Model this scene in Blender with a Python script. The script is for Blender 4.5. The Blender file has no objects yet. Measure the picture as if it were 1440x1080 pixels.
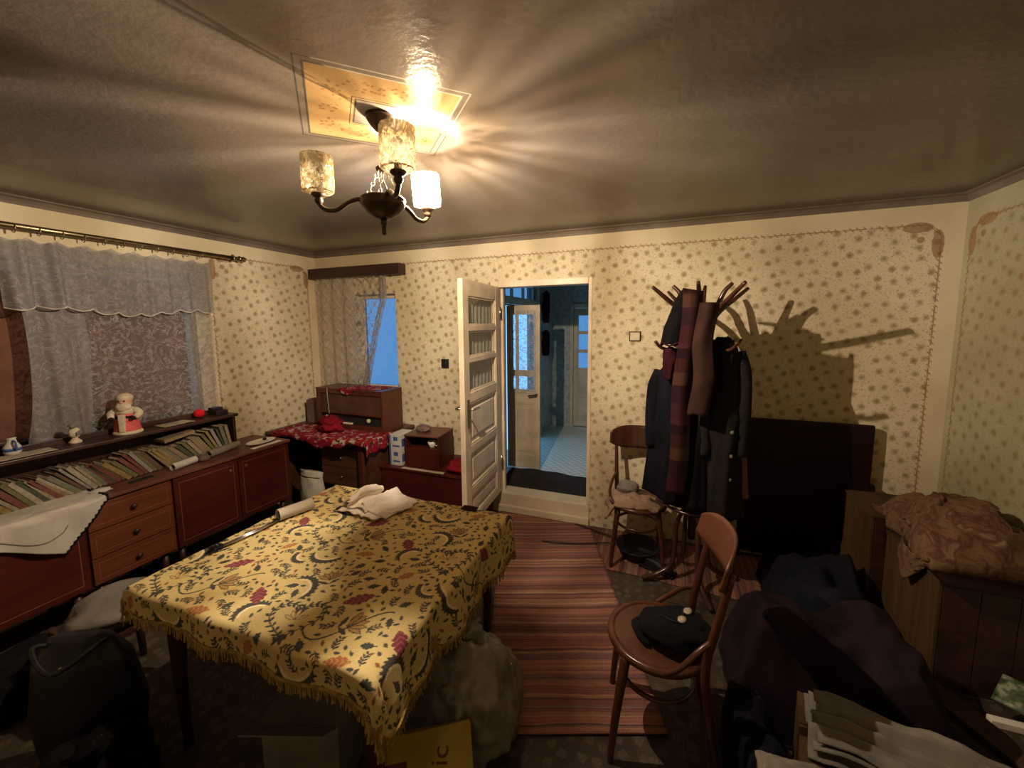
import bpy, bmesh, math, random
import numpy as np
from mathutils import Vector, Matrix, noise
random.seed(7)
PI = math.pi
scene = bpy.context.scene
COL = scene.collection

# ------------------------------------------------------------------ camera
cam_d = bpy.data.cameras.new('camera'); cam = bpy.data.objects.new('camera', cam_d); COL.objects.link(cam)
cam_d.sensor_width = 36; cam_d.lens = 566.8 / 1440 * 36; cam_d.clip_start = 0.02
cam_d.shift_x = 0.0006; cam_d.shift_y = -21.5 / 1440
_yaw, _pitch, _roll = -0.36956, 0.11081, -0.0087
_f = Vector((math.sin(_yaw)*math.cos(_pitch), math.cos(_yaw)*math.cos(_pitch), -math.sin(_pitch)))
_r = Vector((math.cos(_yaw), -math.sin(_yaw), 0)); _u = _r.cross(_f)
_R = _r*math.cos(_roll) + _u*math.sin(_roll); _U = -_r*math.sin(_roll) + _u*math.cos(_roll)
_m = Matrix((_R, _U, -_f)).transposed().to_4x4(); _m.translation = (0, 0, 1.75)
cam.matrix_world = _m
scene.camera = cam
# ------------------------------------------------------------------ sky and exposure
w = bpy.data.worlds.new('sky'); scene.world = w; w.use_nodes = True
bg = w.node_tree.nodes['Background']; bg.inputs[0].default_value = (0.16, 0.42, 0.80, 1); bg.inputs[1].default_value = 2.3
BULB = 195000.0
LIT_TURN = 240.0
scene.view_settings.view_transform = 'Standard'; scene.view_settings.look = 'None'
scene.view_settings.gamma = 1; scene.view_settings.use_curve_mapping = False
scene.view_settings.exposure = 0.0

# ------------------------------------------------------------------ material helpers
class NT:
    def __init__(s, name):
        s.mat = bpy.data.materials.new(name); s.mat.use_nodes = True
        s.t = s.mat.node_tree; s.b = s.t.nodes['Principled BSDF']; s.out = s.t.nodes['Material Output']
    def n(s, typ, **kw):
        nd = s.t.nodes.new(typ)
        for k, v in kw.items(): setattr(nd, k, v)
        return nd
    def put(s, sock, v):
        if v is None: return
        if isinstance(v, bpy.types.NodeSocket): s.t.links.new(v, sock)
        else:
            if sock.type == 'RGBA' and len(v) == 3: v = (*v, 1)
            sock.default_value = v
    def m(s, op, a, b=None, c=None):
        nd = s.n('ShaderNodeMath', operation=op)
        s.put(nd.inputs[0], a); s.put(nd.inputs[1], b); s.put(nd.inputs[2], c)
        return nd.outputs[0]
    def vm(s, op, a, b=None):
        nd = s.n('ShaderNodeVectorMath', operation=op)
        s.put(nd.inputs[0], a); s.put(nd.inputs[1], b)
        return nd.outputs[1] if op in ('LENGTH', 'DISTANCE', 'DOT_PRODUCT') else nd.outputs[0]
    def mix(s, f, a, b):
        nd = s.n('ShaderNodeMix', data_type='RGBA')
        s.put(nd.inputs[0], f); s.put(nd.inputs[6], a); s.put(nd.inputs[7], b)
        return nd.outputs[2]
    def obj(s): return s.n('ShaderNodeTexCoord').outputs['Object']
    def gen(s): return s.n('ShaderNodeTexCoord').outputs['Generated']
    def sep(s, v):
        nd = s.n('ShaderNodeSeparateXYZ'); s.put(nd.inputs[0], v); return nd.outputs
    def comb(s, x, y, z=0.0):
        nd = s.n('ShaderNodeCombineXYZ'); s.put(nd.inputs[0], x); s.put(nd.inputs[1], y); s.put(nd.inputs[2], z); return nd.outputs[0]
    def noise(s, v, scale, detail=3.0, rough=0.55, dist=0.0):
        nd = s.n('ShaderNodeTexNoise'); s.put(nd.inputs['Vector'], v); nd.inputs['Scale'].default_value = scale
        nd.inputs['Detail'].default_value = detail; nd.inputs['Roughness'].default_value = rough; nd.inputs['Distortion'].default_value = dist
        return nd.outputs[0]
    def vor(s, v, scale, rnd=1.0, feature='F1', dim='3D'):
        nd = s.n('ShaderNodeTexVoronoi', feature=feature, voronoi_dimensions=dim); s.put(nd.inputs['Vector'], v)
        nd.inputs['Scale'].default_value = scale; nd.inputs['Randomness'].default_value = rnd
        return nd.outputs
    def step(s, x, lo, hi):      # smooth 0..1
        nd = s.n('ShaderNodeMapRange', interpolation_type='SMOOTHSTEP'); s.put(nd.inputs[0], x)
        s.put(nd.inputs[1], lo); s.put(nd.inputs[2], hi)
        return nd.outputs[0]
    def ramp(s, x, stops, interp='LINEAR'):
        nd = s.n('ShaderNodeValToRGB'); s.put(nd.inputs[0], x); cr = nd.color_ramp; cr.interpolation = interp
        while len(cr.elements) < len(stops): cr.elements.new(0.5)
        for e, (p, c) in zip(cr.elements, stops): e.position = p; e.color = (*c, 1)
        return nd.outputs[0]
    def bump(s, h, strength=0.3, dist=0.01):
        nd = s.n('ShaderNodeBump'); nd.inputs['Strength'].default_value = strength; nd.inputs['Distance'].default_value = dist
        s.put(nd.inputs['Height'], h); s.t.links.new(nd.outputs[0], s.b.inputs['Normal'])
    def fin(s, col=None, rough=0.6, spec=0.5, metal=0.0, **kw):
        s.put(s.b.inputs['Base Color'], col); s.put(s.b.inputs['Roughness'], rough)
        s.b.inputs['Specular IOR Level'].default_value = spec; s.b.inputs['Metallic'].default_value = metal
        for k, v in kw.items(): s.put(s.b.inputs[k], v)
        return s.mat

def dull(name, c, rough=0.75, var=0.25, scale=9, bump=0.15, bscale=60, spec=0.3, metal=0.0, **kw):
    t = NT(name); o = t.obj(); n = t.noise(o, scale, 4)
    lo = tuple(x*(1-var) for x in c); hi = tuple(min(1, x*(1+var)) for x in c)
    col = t.mix(t.step(n, 0.3, 0.7), lo, hi)
    if bump: t.bump(t.noise(o, bscale, 3), bump, 0.004)
    return t.fin(col, rough, spec, metal, **kw)

def wood(name, c1, c2, axis=1, scale=14, rough=0.35, spec=0.5):
    t = NT(name); o = t.obj(); sx = [1.0, 1.0, 1.0]; sx[axis] = 0.08
    v = t.vm('MULTIPLY', o, tuple(sx)); n = t.noise(v, scale*2, 6, 0.6, 0.4); n2 = t.noise(o, 3, 2)
    col = t.mix(t.step(n, 0.32, 0.68), c1, c2); col = t.mix(t.m('MULTIPLY', n2, 0.35), col, tuple(x*0.6 for x in c1))
    t.bump(n, 0.08, 0.003)
    return t.fin(col, rough, spec)

def fabric(name, c, c2=None, var=0.3, rough=0.95, weave=350):
    t = NT(name); o = t.obj(); n = t.noise(o, 7, 4)
    c2 = c2 or tuple(x*(1-var) for x in c)
    col = t.mix(t.step(n, 0.3, 0.7), c2, c)
    t.bump(t.m('ADD', t.noise(o, weave, 1), t.m('MULTIPLY', t.noise(o, 30, 3), 2.0)), 0.25, 0.004)
    return t.fin(col, rough, 0.15)

def wallpaper(name, uax, plain_lo, plain_hi, ztop, cr=0.10, tone_k=(1, 1, 1)):
    """cream stencilled wall; the stencilled field is plain_lo < u < plain_hi and z < ztop, with a stitched border"""
    t = NT(name); o = t.obj(); xyz = t.sep(o); u = xyz[uax]; z = xyz[2]
    p = t.comb(u, z, 0.0)
    wob = t.noise(p, 6, 2); 
    # flowers: a jittered diagonal lattice
    rot = t.comb(t.m('ADD', t.m('MULTIPLY', u, 0.92), t.m('MULTIPLY', z, 0.38)), t.m('SUBTRACT', t.m('MULTIPLY', z, 0.92), t.m('MULTIPLY', u, 0.38)), 0.0)
    v = t.vor(rot, 11.6, 0.42, dim='2D'); 
    nfl = t.noise(p, 70, 3, 0.7)
    d = t.m('ADD', v['Distance'], t.m('MULTIPLY', t.m('SUBTRACT', nfl, 0.5), 0.30))
    blob = t.m('SUBTRACT', 1.0, t.step(d, 0.13, 0.33)); 
    core = t.m('SUBTRACT', 1.0, t.step(v['Distance'], 0.05, 0.14))
    tone = t.sep(v['Color'])[0]
    blob = t.m('MULTIPLY', blob, t.m('ADD', 0.45, t.m('MULTIPLY', tone, 0.4)))
    # second, smaller sprigs and speckle
    v2 = t.vor(p, 23, 0.9, dim='2D'); sprig = t.m('MULTIPLY', t.m('SUBTRACT', 1.0, t.step(v2['Distance'], 0.08, 0.22)), t.m('GREATER_THAN', t.sep(v2['Color'])[1], 0.45))
    v3 = t.vor(p, 62, 1.0, dim='2D'); spk = t.m('MULTIPLY', t.m('SUBTRACT', 1.0, t.step(v3['Distance'], 0.12, 0.26)), t.m('GREATER_THAN', t.sep(v3['Color'])[2], 0.55))
    # mask of the stencilled field with rounded upper corners
    cx = (plain_lo + plain_hi) / 2; hx = (plain_hi - plain_lo) / 2
    qx = t.m('SUBTRACT', t.m('ABSOLUTE', t.m('SUBTRACT', u, cx)), hx - cr)
    qz = t.m('SUBTRACT', z, ztop - cr)
    mx = t.m('MAXIMUM', qx, 0.0); mz = t.m('MAXIMUM', qz, 0.0)
    sd = t.m('ADD', t.m('SUBTRACT', t.m('SQRT', t.m('ADD', t.m('MULTIPLY', mx, mx), t.m('MULTIPLY', mz, mz))), cr), t.m('MINIMUM', t.m('MAXIMUM', qx, qz), 0.0))
    inside = t.m('LESS_THAN', sd, 0.0)
    sdw = t.m('ABSOLUTE', sd)
    along = t.m('ADD', u, z)
    cross = t.m('ABSOLUTE', t.m('SUBTRACT', t.m('FRACT', t.m('MULTIPLY', along, 26)), 0.5))
    line = t.m('MAXIMUM', t.m('MULTIPLY', t.m('LESS_THAN', sdw, 0.004), t.m('GREATER_THAN', cross, 0.12)),
               t.m('MULTIPLY', t.m('LESS_THAN', sdw, 0.014), t.m('LESS_THAN', cross, 0.12)))
    line = t.m('MULTIPLY', line, t.step(t.noise(p, 30, 2), 0.3, 0.5))
    # leafy corner ornaments
    ax = t.m('SUBTRACT', t.m('ABSOLUTE', t.m('SUBTRACT', u, cx)), hx)
    az = t.m('SUBTRACT', z, ztop)
    orn = None
    for (ox, oz, rx, rz) in ((-0.12, -0.015, 0.075, 0.032), (-0.015, -0.12, 0.030, 0.085), (-0.03, -0.05, 0.012, 0.012), (-0.10, -0.09, 0.02, 0.02)):
        e = t.m('ADD', t.m('POWER', t.m('ABSOLUTE', t.m('DIVIDE', t.m('SUBTRACT', ax, ox), rx)), 2.0), t.m('POWER', t.m('ABSOLUTE', t.m('DIVIDE', t.m('SUBTRACT', az, oz), rz)), 2.0))
        e = t.m('LESS_THAN', t.m('ADD', e, t.m('MULTIPLY', t.noise(p, 40, 2), 0.6)), 1.3)
        orn = e if orn is None else t.m('MAXIMUM', orn, e)
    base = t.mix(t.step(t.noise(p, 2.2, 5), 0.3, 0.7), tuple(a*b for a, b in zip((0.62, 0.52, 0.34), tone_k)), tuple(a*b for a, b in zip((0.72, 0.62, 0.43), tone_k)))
    fld = t.mix(t.m('MULTIPLY', blob, 0.85), base, (0.27, 0.19, 0.075))
    fld = t.mix(t.m('MULTIPLY', core, 0.45), fld, (0.22, 0.15, 0.06))
    fld = t.mix(t.m('MULTIPLY', sprig, 0.38), fld, (0.30, 0.21, 0.09))
    fld = t.mix(t.m('MULTIPLY', spk, 0.55), fld, (0.24, 0.17, 0.07))
    col = t.mix(inside, base, fld)
    col = t.mix(t.m('MULTIPLY', line, 0.75), col, (0.24, 0.12, 0.04))
    col = t.mix(t.m('MULTIPLY', orn, 0.7), col, (0.26, 0.13, 0.05))
    t.bump(t.m('ADD', t.noise(p, 90, 4), t.m('MULTIPLY', t.noise(p, 12, 3), 2.0)), 0.35, 0.004)
    return t.fin(col, 0.75, 0.25)

M = {}
M['wall_back'] = wallpaper('stencilled wall back', 0, -4.2, 1.56, 2.34)
M['wall_left'] = wallpaper('stencilled wall left', 1, 2.27, 3.235, 2.34)
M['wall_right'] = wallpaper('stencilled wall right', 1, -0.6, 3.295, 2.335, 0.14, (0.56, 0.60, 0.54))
M['plaster'] = dull('cream plaster', (0.62, 0.53, 0.37), 0.85, 0.1, 3)
def ceiling_mat():
    t = NT('ceiling gloss paint'); o = t.obj(); x, y, z = t.sep(o)[0:3]
    dx = t.m('ADD', x, 1.003); dy = t.m('SUBTRACT', y, 1.283)
    a = t.m('ABSOLUTE', t.m('MULTIPLY', t.m('ADD', dx, dy), 0.7071)); b = t.m('ABSOLUTE', t.m('MULTIPLY', t.m('SUBTRACT', dx, dy), 0.7071))
    sq = t.m('MAXIMUM', a, b); mn = t.m('MINIMUM', a, b)
    def band(c, hw): return t.m('LESS_THAN', t.m('ABSOLUTE', t.m('SUBTRACT', sq, c)), hw)
    p = t.comb(x, y, 0.0)
    n = t.noise(p, 1.3, 5); stain = t.noise(p, 4, 5, 0.65)
    col = t.mix(t.step(n, 0.35, 0.7), (0.165, 0.137, 0.112), (0.205, 0.170, 0.136))
    col = t.mix(t.m('MULTIPLY', t.step(stain, 0.55, 0.75), 0.3), col, (0.13, 0.115, 0.085))
    och = t.mix(t.noise(p, 20, 3), (0.36, 0.235, 0.105), (0.42, 0.29, 0.14))
    v = t.vor(p, 45, 1.0, dim='2D'); fl = t.m('MULTIPLY', t.m('LESS_THAN', v['Distance'], 0.28), t.m('LESS_THAN', t.m('ABSOLUTE', t.m('SUBTRACT', sq, 0.165)), 0.035))
    fl = t.m('MULTIPLY', fl, t.m('GREATER_THAN', t.noise(p, 16, 1), 0.48))
    och = t.mix(t.m('MULTIPLY', fl, 0.7), och, (0.22, 0.11, 0.04))
    col = t.mix(t.m('LESS_THAN', sq, 0.238), col, och)
    col = t.mix(t.m('LESS_THAN', sq, 0.085), col, (0.26, 0.23, 0.185))
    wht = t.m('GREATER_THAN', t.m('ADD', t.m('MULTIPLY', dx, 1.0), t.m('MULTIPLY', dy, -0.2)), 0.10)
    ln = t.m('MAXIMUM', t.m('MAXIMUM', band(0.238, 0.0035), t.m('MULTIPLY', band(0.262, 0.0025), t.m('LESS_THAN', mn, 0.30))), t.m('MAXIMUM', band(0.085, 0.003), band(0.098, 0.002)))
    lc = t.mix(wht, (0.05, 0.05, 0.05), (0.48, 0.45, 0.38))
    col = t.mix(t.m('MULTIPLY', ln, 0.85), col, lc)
    t.bump(t.m('ADD', t.noise(p, 42, 3), t.m('MULTIPLY', t.noise(p, 7, 3), 1.6)), 0.22, 0.006)
    return t.fin(col, 0.14, 0.085)
M['ceiling'] = ceiling_mat()
M['cove'] = dull('cove grey paint', (0.17, 0.135, 0.10), 0.6, 0.15, 5)
def floor_mat():
    t = NT('worn floral lino'); o = t.obj(); xyz = t.sep(o); p = t.comb(xyz[0], xyz[1], 0.0)
    v = t.vor(p, 14, 0.55, dim='2D'); fl = t.m('LESS_THAN', t.m('ADD', v['Distance'], t.m('MULTIPLY', t.noise(p, 60, 3), 0.5)), 0.52)
    v2 = t.vor(p, 38, 1, dim='2D', feature='DISTANCE_TO_EDGE'); ed = t.m('LESS_THAN', v2['Distance'], 0.08)
    base = t.mix(t.step(t.noise(p, 5, 5), 0.35, 0.65), (0.040, 0.027, 0.018), (0.065, 0.045, 0.029))
    col = t.mix(t.m('MULTIPLY', fl, 0.6), base, (0.115, 0.088, 0.058)); col = t.mix(t.m('MULTIPLY', ed, 0.5), col, (0.035, 0.025, 0.018))
    t.bump(t.noise(p, 40, 4), 0.2, 0.004)
    return t.fin(col, 0.6, 0.3)
M['floor'] = floor_mat()
def rug_mat(name, axis, freq, seed, dark=1.0):
    t = NT(name); o = t.obj(); xyz = t.sep(o); s = t.m('ADD', xyz[axis], t.m('MULTIPLY', t.noise(o, 2.5, 2), 0.035))
    s = t.m('ADD', s, seed)
    def wn(fr):
        nd = t.n('ShaderNodeTexWhiteNoise', noise_dimensions='1D'); t.put(nd.inputs['W'], t.m('FLOOR', t.m('MULTIPLY', s, fr))); return nd.outputs[0]
    k = lambda c: tuple(min(1, x*dark*2.0) for x in c)
    A = t.ramp(wn(freq), [(0, k((0.11, 0.035, 0.032))), (0.14, k((0.23, 0.125, 0.07))), (0.28, k((0.055, 0.022, 0.022))), (0.40, k((0.25, 0.10, 0.06))), (0.50, k((0.17, 0.05, 0.048))), (0.62, k((0.13, 0.055, 0.04))), (0.70, k((0.28, 0.19, 0.11))), (0.76, k((0.030, 0.018, 0.022))), (0.86, k((0.22, 0.08, 0.055))), (0.95, k((0.06, 0.05, 0.075)))], 'CONSTANT')
    B = t.ramp(wn(freq*2.6), [(0, k((0.16, 0.055, 0.045))), (0.35, k((0.24, 0.13, 0.08))), (0.6, k((0.09, 0.03, 0.03))), (0.85, k((0.025, 0.014, 0.014)))], 'CONSTANT')
    col = t.mix(0.42, A, B); col = t.mix(0.28, col, k((0.13, 0.075, 0.055)))
    wv = t.noise(t.vm('MULTIPLY', o, (1.0, 1.0, 1.0)), 160, 2); col = t.mix(t.m('MULTIPLY', t.step(wv, 0.45, 0.7), 0.35), col, k((0.05, 0.025, 0.02)))
    rib = t.m('SINE', t.m('MULTIPLY', s, 2*PI*freq*2.6))
    t.bump(t.m('ADD', t.m('MULTIPLY', rib, 0.6), wv), 0.6, 0.004)
    return t.fin(col, 0.95, 0.1)
M['rug'] = rug_mat('striped rag rug', 1, 56, 3.3)
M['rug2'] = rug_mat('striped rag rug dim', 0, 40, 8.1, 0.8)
M['mahog'] = wood('red mahogany veneer', (0.055, 0.0075, 0.0045), (0.080, 0.012, 0.007), 1, 9, 0.4)
M['mahog_top'] = wood('mahogany worktop', (0.10, 0.034, 0.020), (0.15, 0.052, 0.030), 1, 9, 0.42)
M['drawer'] = wood('orange brown drawer veneer', (0.115, 0.030, 0.011), (0.16, 0.045, 0.016), 1, 9, 0.38)
M['inlay'] = dull('pale inlay line', (0.22, 0.08, 0.035), 0.5, 0.1, 10, 0)
M['darkwood'] = wood('dark walnut', (0.028, 0.011, 0.007), (0.06, 0.022, 0.013), 1, 9, 0.4)
M['darkwoodx'] = wood('dark walnut across', (0.028, 0.011, 0.007), (0.06, 0.022, 0.013), 0, 9, 0.4)
M['redboard'] = wood('dark oxblood board', (0.010, 0.0018, 0.0015), (0.016, 0.003, 0.0025), 0, 7, 0.5, 0.25)
M['desk'] = wood('desk brown', (0.050, 0.018, 0.010), (0.10, 0.036, 0.018), 0, 8, 0.4)
M['radio'] = wood('radio cabinet veneer', (0.075, 0.019, 0.010), (0.11, 0.029, 0.014), 0, 8, 0.34)
M['radio_cloth'] = fabric('speaker cloth', (0.095, 0.045, 0.027))
M['bent'] = wood('bentwood', (0.060, 0.018, 0.009), (0.10, 0.030, 0.014), 2, 10, 0.28)
M['bentdark'] = wood('dark bentwood', (0.040, 0.015, 0.008), (0.085, 0.032, 0.016), 2, 10, 0.22, 0.7)
M['ply'] = wood('worn plywood seat', (0.068, 0.024, 0.0115), (0.098, 0.035, 0.017), 0, 6, 0.42)
M['plywood_back'] = wood('worn plywood crest', (0.105, 0.035, 0.016), (0.14, 0.047, 0.021), 0, 6, 0.45)
M['crate'] = wood('raw crate board', (0.060, 0.032, 0.013), (0.10, 0.054, 0.021), 2, 7, 0.7, 0.2)
M['cratetop'] = wood('crate top board', (0.055, 0.033, 0.017), (0.085, 0.050, 0.025), 1, 7, 0.7, 0.2)
M['doorpaint'] = dull('old ivory door paint', (0.70, 0.57, 0.41), 0.45, 0.12, 6, 0.2, 30, 0.5)
M['doorpaint2'] = dull('grey ivory panel paint', (0.72, 0.60, 0.48), 0.5, 0.12, 6, 0.2, 30, 0.5)
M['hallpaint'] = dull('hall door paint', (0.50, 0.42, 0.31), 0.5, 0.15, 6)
M['brass'] = dull('aged metal', (0.35, 0.28, 0.16), 0.35, 0.2, 20, 0.1, 80, 0.5, 1.0)
M['steel'] = dull('steel', (0.55, 0.54, 0.52), 0.28, 0.1, 20, 0, 80, 0.5, 1.0)
M['bronze'] = dull('dark bronze', (0.085, 0.055, 0.035), 0.38, 0.3, 30, 0.2, 120, 0.5, 0.6)
M['black'] = dull('matt black', (0.012, 0.011, 0.011), 0.6, 0.3, 12)
M['black_leather'] = dull('black leather', (0.010, 0.010, 0.011), 0.45, 0.3, 12, 0.4, 40, 0.4)
M['ivory_plastic'] = dull('ivory plastic', (0.60, 0.52, 0.38), 0.4, 0.08, 20, 0)
M['paper'] = dull('old white paper', (0.78, 0.71, 0.60), 0.85, 0.12, 8, 0.15, 30)
M['paper2'] = dull('yellowed paper', (0.38, 0.31, 0.22), 0.85, 0.15, 8, 0.15, 30)
M['towel'] = fabric('white knitted cotton', (0.86, 0.77, 0.68), (0.74, 0.64, 0.54), weave=160)
M['linen'] = fabric('white linen', (0.55, 0.50, 0.42), (0.45, 0.40, 0.33))
M['greylinen'] = fabric('grey linen', (0.22, 0.195, 0.16), (0.16, 0.14, 0.115))
M['pink'] = dull('faded pink cloth', (0.60, 0.10, 0.10), 0.8, 0.2, 20)
M['cream'] = dull('cream plush', (0.56, 0.47, 0.33), 0.9, 0.15, 30, 0.5, 120)
M['skin'] = dull('painted pink face', (0.52, 0.30, 0.20), 0.6, 0.1, 20)
M['red'] = fabric('bright red wool', (0.66, 0.012, 0.02), (0.42, 0.008, 0.015))
M['redcloth'] = fabric('crimson cloth', (0.20, 0.007, 0.018), (0.12, 0.004, 0.011))
M['navy'] = fabric('navy cloth', (0.008, 0.008, 0.015), (0.004, 0.004, 0.008))
M['blackcloth'] = fabric('black cloth', (0.005, 0.004, 0.004), (0.003, 0.0025, 0.0025))
M['greycoat'] = fabric('charcoal tweed', (0.017, 0.013, 0.012), (0.010, 0.008, 0.007))
M['purple'] = fabric('dark purple blanket', (0.018, 0.008, 0.012), (0.008, 0.004, 0.006))
M['maroon'] = fabric('maroon cloth', (0.035, 0.006, 0.009), (0.018, 0.003, 0.005))
M['mauve'] = fabric('mauve cloth', (0.19, 0.12, 0.10), (0.12, 0.075, 0.07))
M['beigecloth'] = fabric('dusty pink cloth', (0.40, 0.26, 0.18), (0.27, 0.17, 0.11))
M['plastic'] = dull('white plastic bag', (0.20, 0.18, 0.145), 0.35, 0.15, 10, 0.5, 25, 0.5)
M['yellow'] = dull('yellow carton', (0.26, 0.185, 0.025), 0.55, 0.15, 9)
M['letter'] = dull('dark red print', (0.10, 0.015, 0.012), 0.6, 0.1, 9, 0)
M['blue'] = dull('blue print', (0.05, 0.10, 0.28), 0.6, 0.1, 9, 0)
M['carton'] = dull('pale carton', (0.55, 0.52, 0.47), 0.6, 0.1, 9, 0)
M['blind'] = fabric('brown paper blind', (0.17, 0.075, 0.05), (0.12, 0.052, 0.034))
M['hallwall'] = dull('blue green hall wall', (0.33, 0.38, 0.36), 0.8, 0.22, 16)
def hall_floor():
    t = NT('hall lino'); o = t.obj(); ch = t.n('ShaderNodeTexChecker'); t.put(ch.inputs[0], t.vm('MULTIPLY', o, (1, 1, 0))); ch.inputs[3].default_value = 22
    ch.inputs[1].default_value = (0.42, 0.44, 0.37, 1); ch.inputs[2].default_value = (0.60, 0.60, 0.50, 1)
    t.bump(t.noise(o, 30, 3), 0.2, 0.003)
    return t.fin(ch.outputs[0], 0.4, 0.5)
M['hallfloor'] = hall_floor()
M['hallrug'] = fabric('dark hall rug', (0.035, 0.026, 0.022), (0.02, 0.016, 0.014))

def glass_thin(name, tint=(0.9, 0.95, 1.0)):
    t = NT(name); tr = t.n('ShaderNodeBsdfTransparent'); tr.inputs[0].default_value = (*tint, 1)
    gl = t.n('ShaderNodeBsdfGlossy'); gl.inputs['Roughness'].default_value = 0.05
    mx = t.n('ShaderNodeMixShader'); mx.inputs[0].default_value = 0.08
    t.t.links.new(tr.outputs[0], mx.inputs[1]); t.t.links.new(gl.outputs[0], mx.inputs[2]); t.t.links.new(mx.outputs[0], t.out.inputs[0])
    return t.mat
M['paneclear'] = glass_thin('clear door glass', (0.95, 0.97, 0.97))
M['pane'] = glass_thin('window glass', (0.52, 0.56, 0.60))
def bulb_glass():
    t = NT('top-dimmed bulb glass'); z = t.sep(t.obj())[2]; tr = t.n('ShaderNodeBsdfTransparent')
    t.put(tr.inputs[0], t.mix(t.step(z, 0.058, 0.073), (1, 1, 1), (0.05, 0.046, 0.04)))  # bulb top darkened, an added stop that dims light thrown up at the ceiling
    gl = t.n('ShaderNodeBsdfGlossy'); gl.inputs['Roughness'].default_value = 0.08; m_ = t.n('ShaderNodeMixShader'); m_.inputs[0].default_value = 0.06
    t.t.links.new(tr.outputs[0], m_.inputs[1]); t.t.links.new(gl.outputs[0], m_.inputs[2]); t.t.links.new(m_.outputs[0], t.out.inputs[0]); return t.mat
M['bulbglass'] = bulb_glass()
def lace(name, ua, kind, dens, col):
    t = NT(name); o = t.obj(); xyz = t.sep(o); p = t.comb(xyz[ua], xyz[2], 0.0)
    if kind == 'net':
        pr = t.comb(t.m('ADD', xyz[ua], xyz[2]), t.m('SUBTRACT', xyz[2], xyz[ua]), 0.0)
        og = t.m('ADD', t.m('COSINE', t.m('MULTIPLY', xyz[ua], 68.0)), t.m('COSINE', t.m('MULTIPLY', xyz[2], 46.0)))
        line = t.m('SUBTRACT', 1.0, t.step(t.m('ABSOLUTE', og), 0.10, 0.28))
        n = t.step(t.noise(p, 25, 3), 0.5, 0.62)
        a = t.m('MAXIMUM', t.m('MULTIPLY', line, 0.9), t.m('MULTIPLY', n, 0.35))
    else:
        n = t.noise(p, 9, 4, 0.6, 1.8); a = t.step(t.m('ABSOLUTE', t.m('SUBTRACT', n, 0.5)), 0.03, 0.0)
        a = t.m('MAXIMUM', a, t.m('MULTIPLY', t.step(t.noise(p, 30, 4), 0.5, 0.65), 0.55))
    a = t.m('ADD', dens, t.m('MULTIPLY', a, 1.0 - dens))
    tr = t.n('ShaderNodeBsdfTransparent')
    df = t.n('ShaderNodeBsdfDiffuse'); df.inputs[0].default_value = (*col, 1)
    tl = t.n('ShaderNodeBsdfTranslucent'); tl.inputs[0].default_value = (*col, 1)
    m1 = t.n('ShaderNodeMixShader'); m1.inputs[0].default_value = 0.4
    t.t.links.new(df.outputs[0], m1.inputs[1]); t.t.links.new(tl.outputs[0], m1.inputs[2])
    m2 = t.n('ShaderNodeMixShader'); t.put(m2.inputs[0], a)
    t.t.links.new(tr.outputs[0], m2.inputs[1]); t.t.links.new(m1.outputs[0], m2.inputs[2]); t.t.links.new(m2.outputs[0], t.out.inputs[0])
    return t.mat
M['lace_left'] = lace('grey white lace', 1, 'flower', 0.30, (0.42, 0.39, 0.385))
M['lace_dense'] = lace('gathered grey lace', 1, 'flower', 0.62, (0.40, 0.38, 0.375))
M['lace_val'] = lace('grey white lace valance', 1, 'flower', 0.52, (0.42, 0.40, 0.39))
M['lace_back'] = lace('white net lace', 0, 'net', 0.42, (0.62, 0.59, 0.55))
M['lace_edge'] = lace('gathered net edge', 0, 'net', 0.55, (0.42, 0.38, 0.37))
M['lace_sheer'] = lace('sheer net lace', 0, 'net', 0.04, (0.50, 0.48, 0.46))
M['lace_door'] = lace('door pane lace', 0, 'flower', 0.82, (0.66, 0.63, 0.54))
M['lace_hall'] = lace('hall pane lace', 0, 'flower', 0.12, (0.55, 0.58, 0.62))
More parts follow.
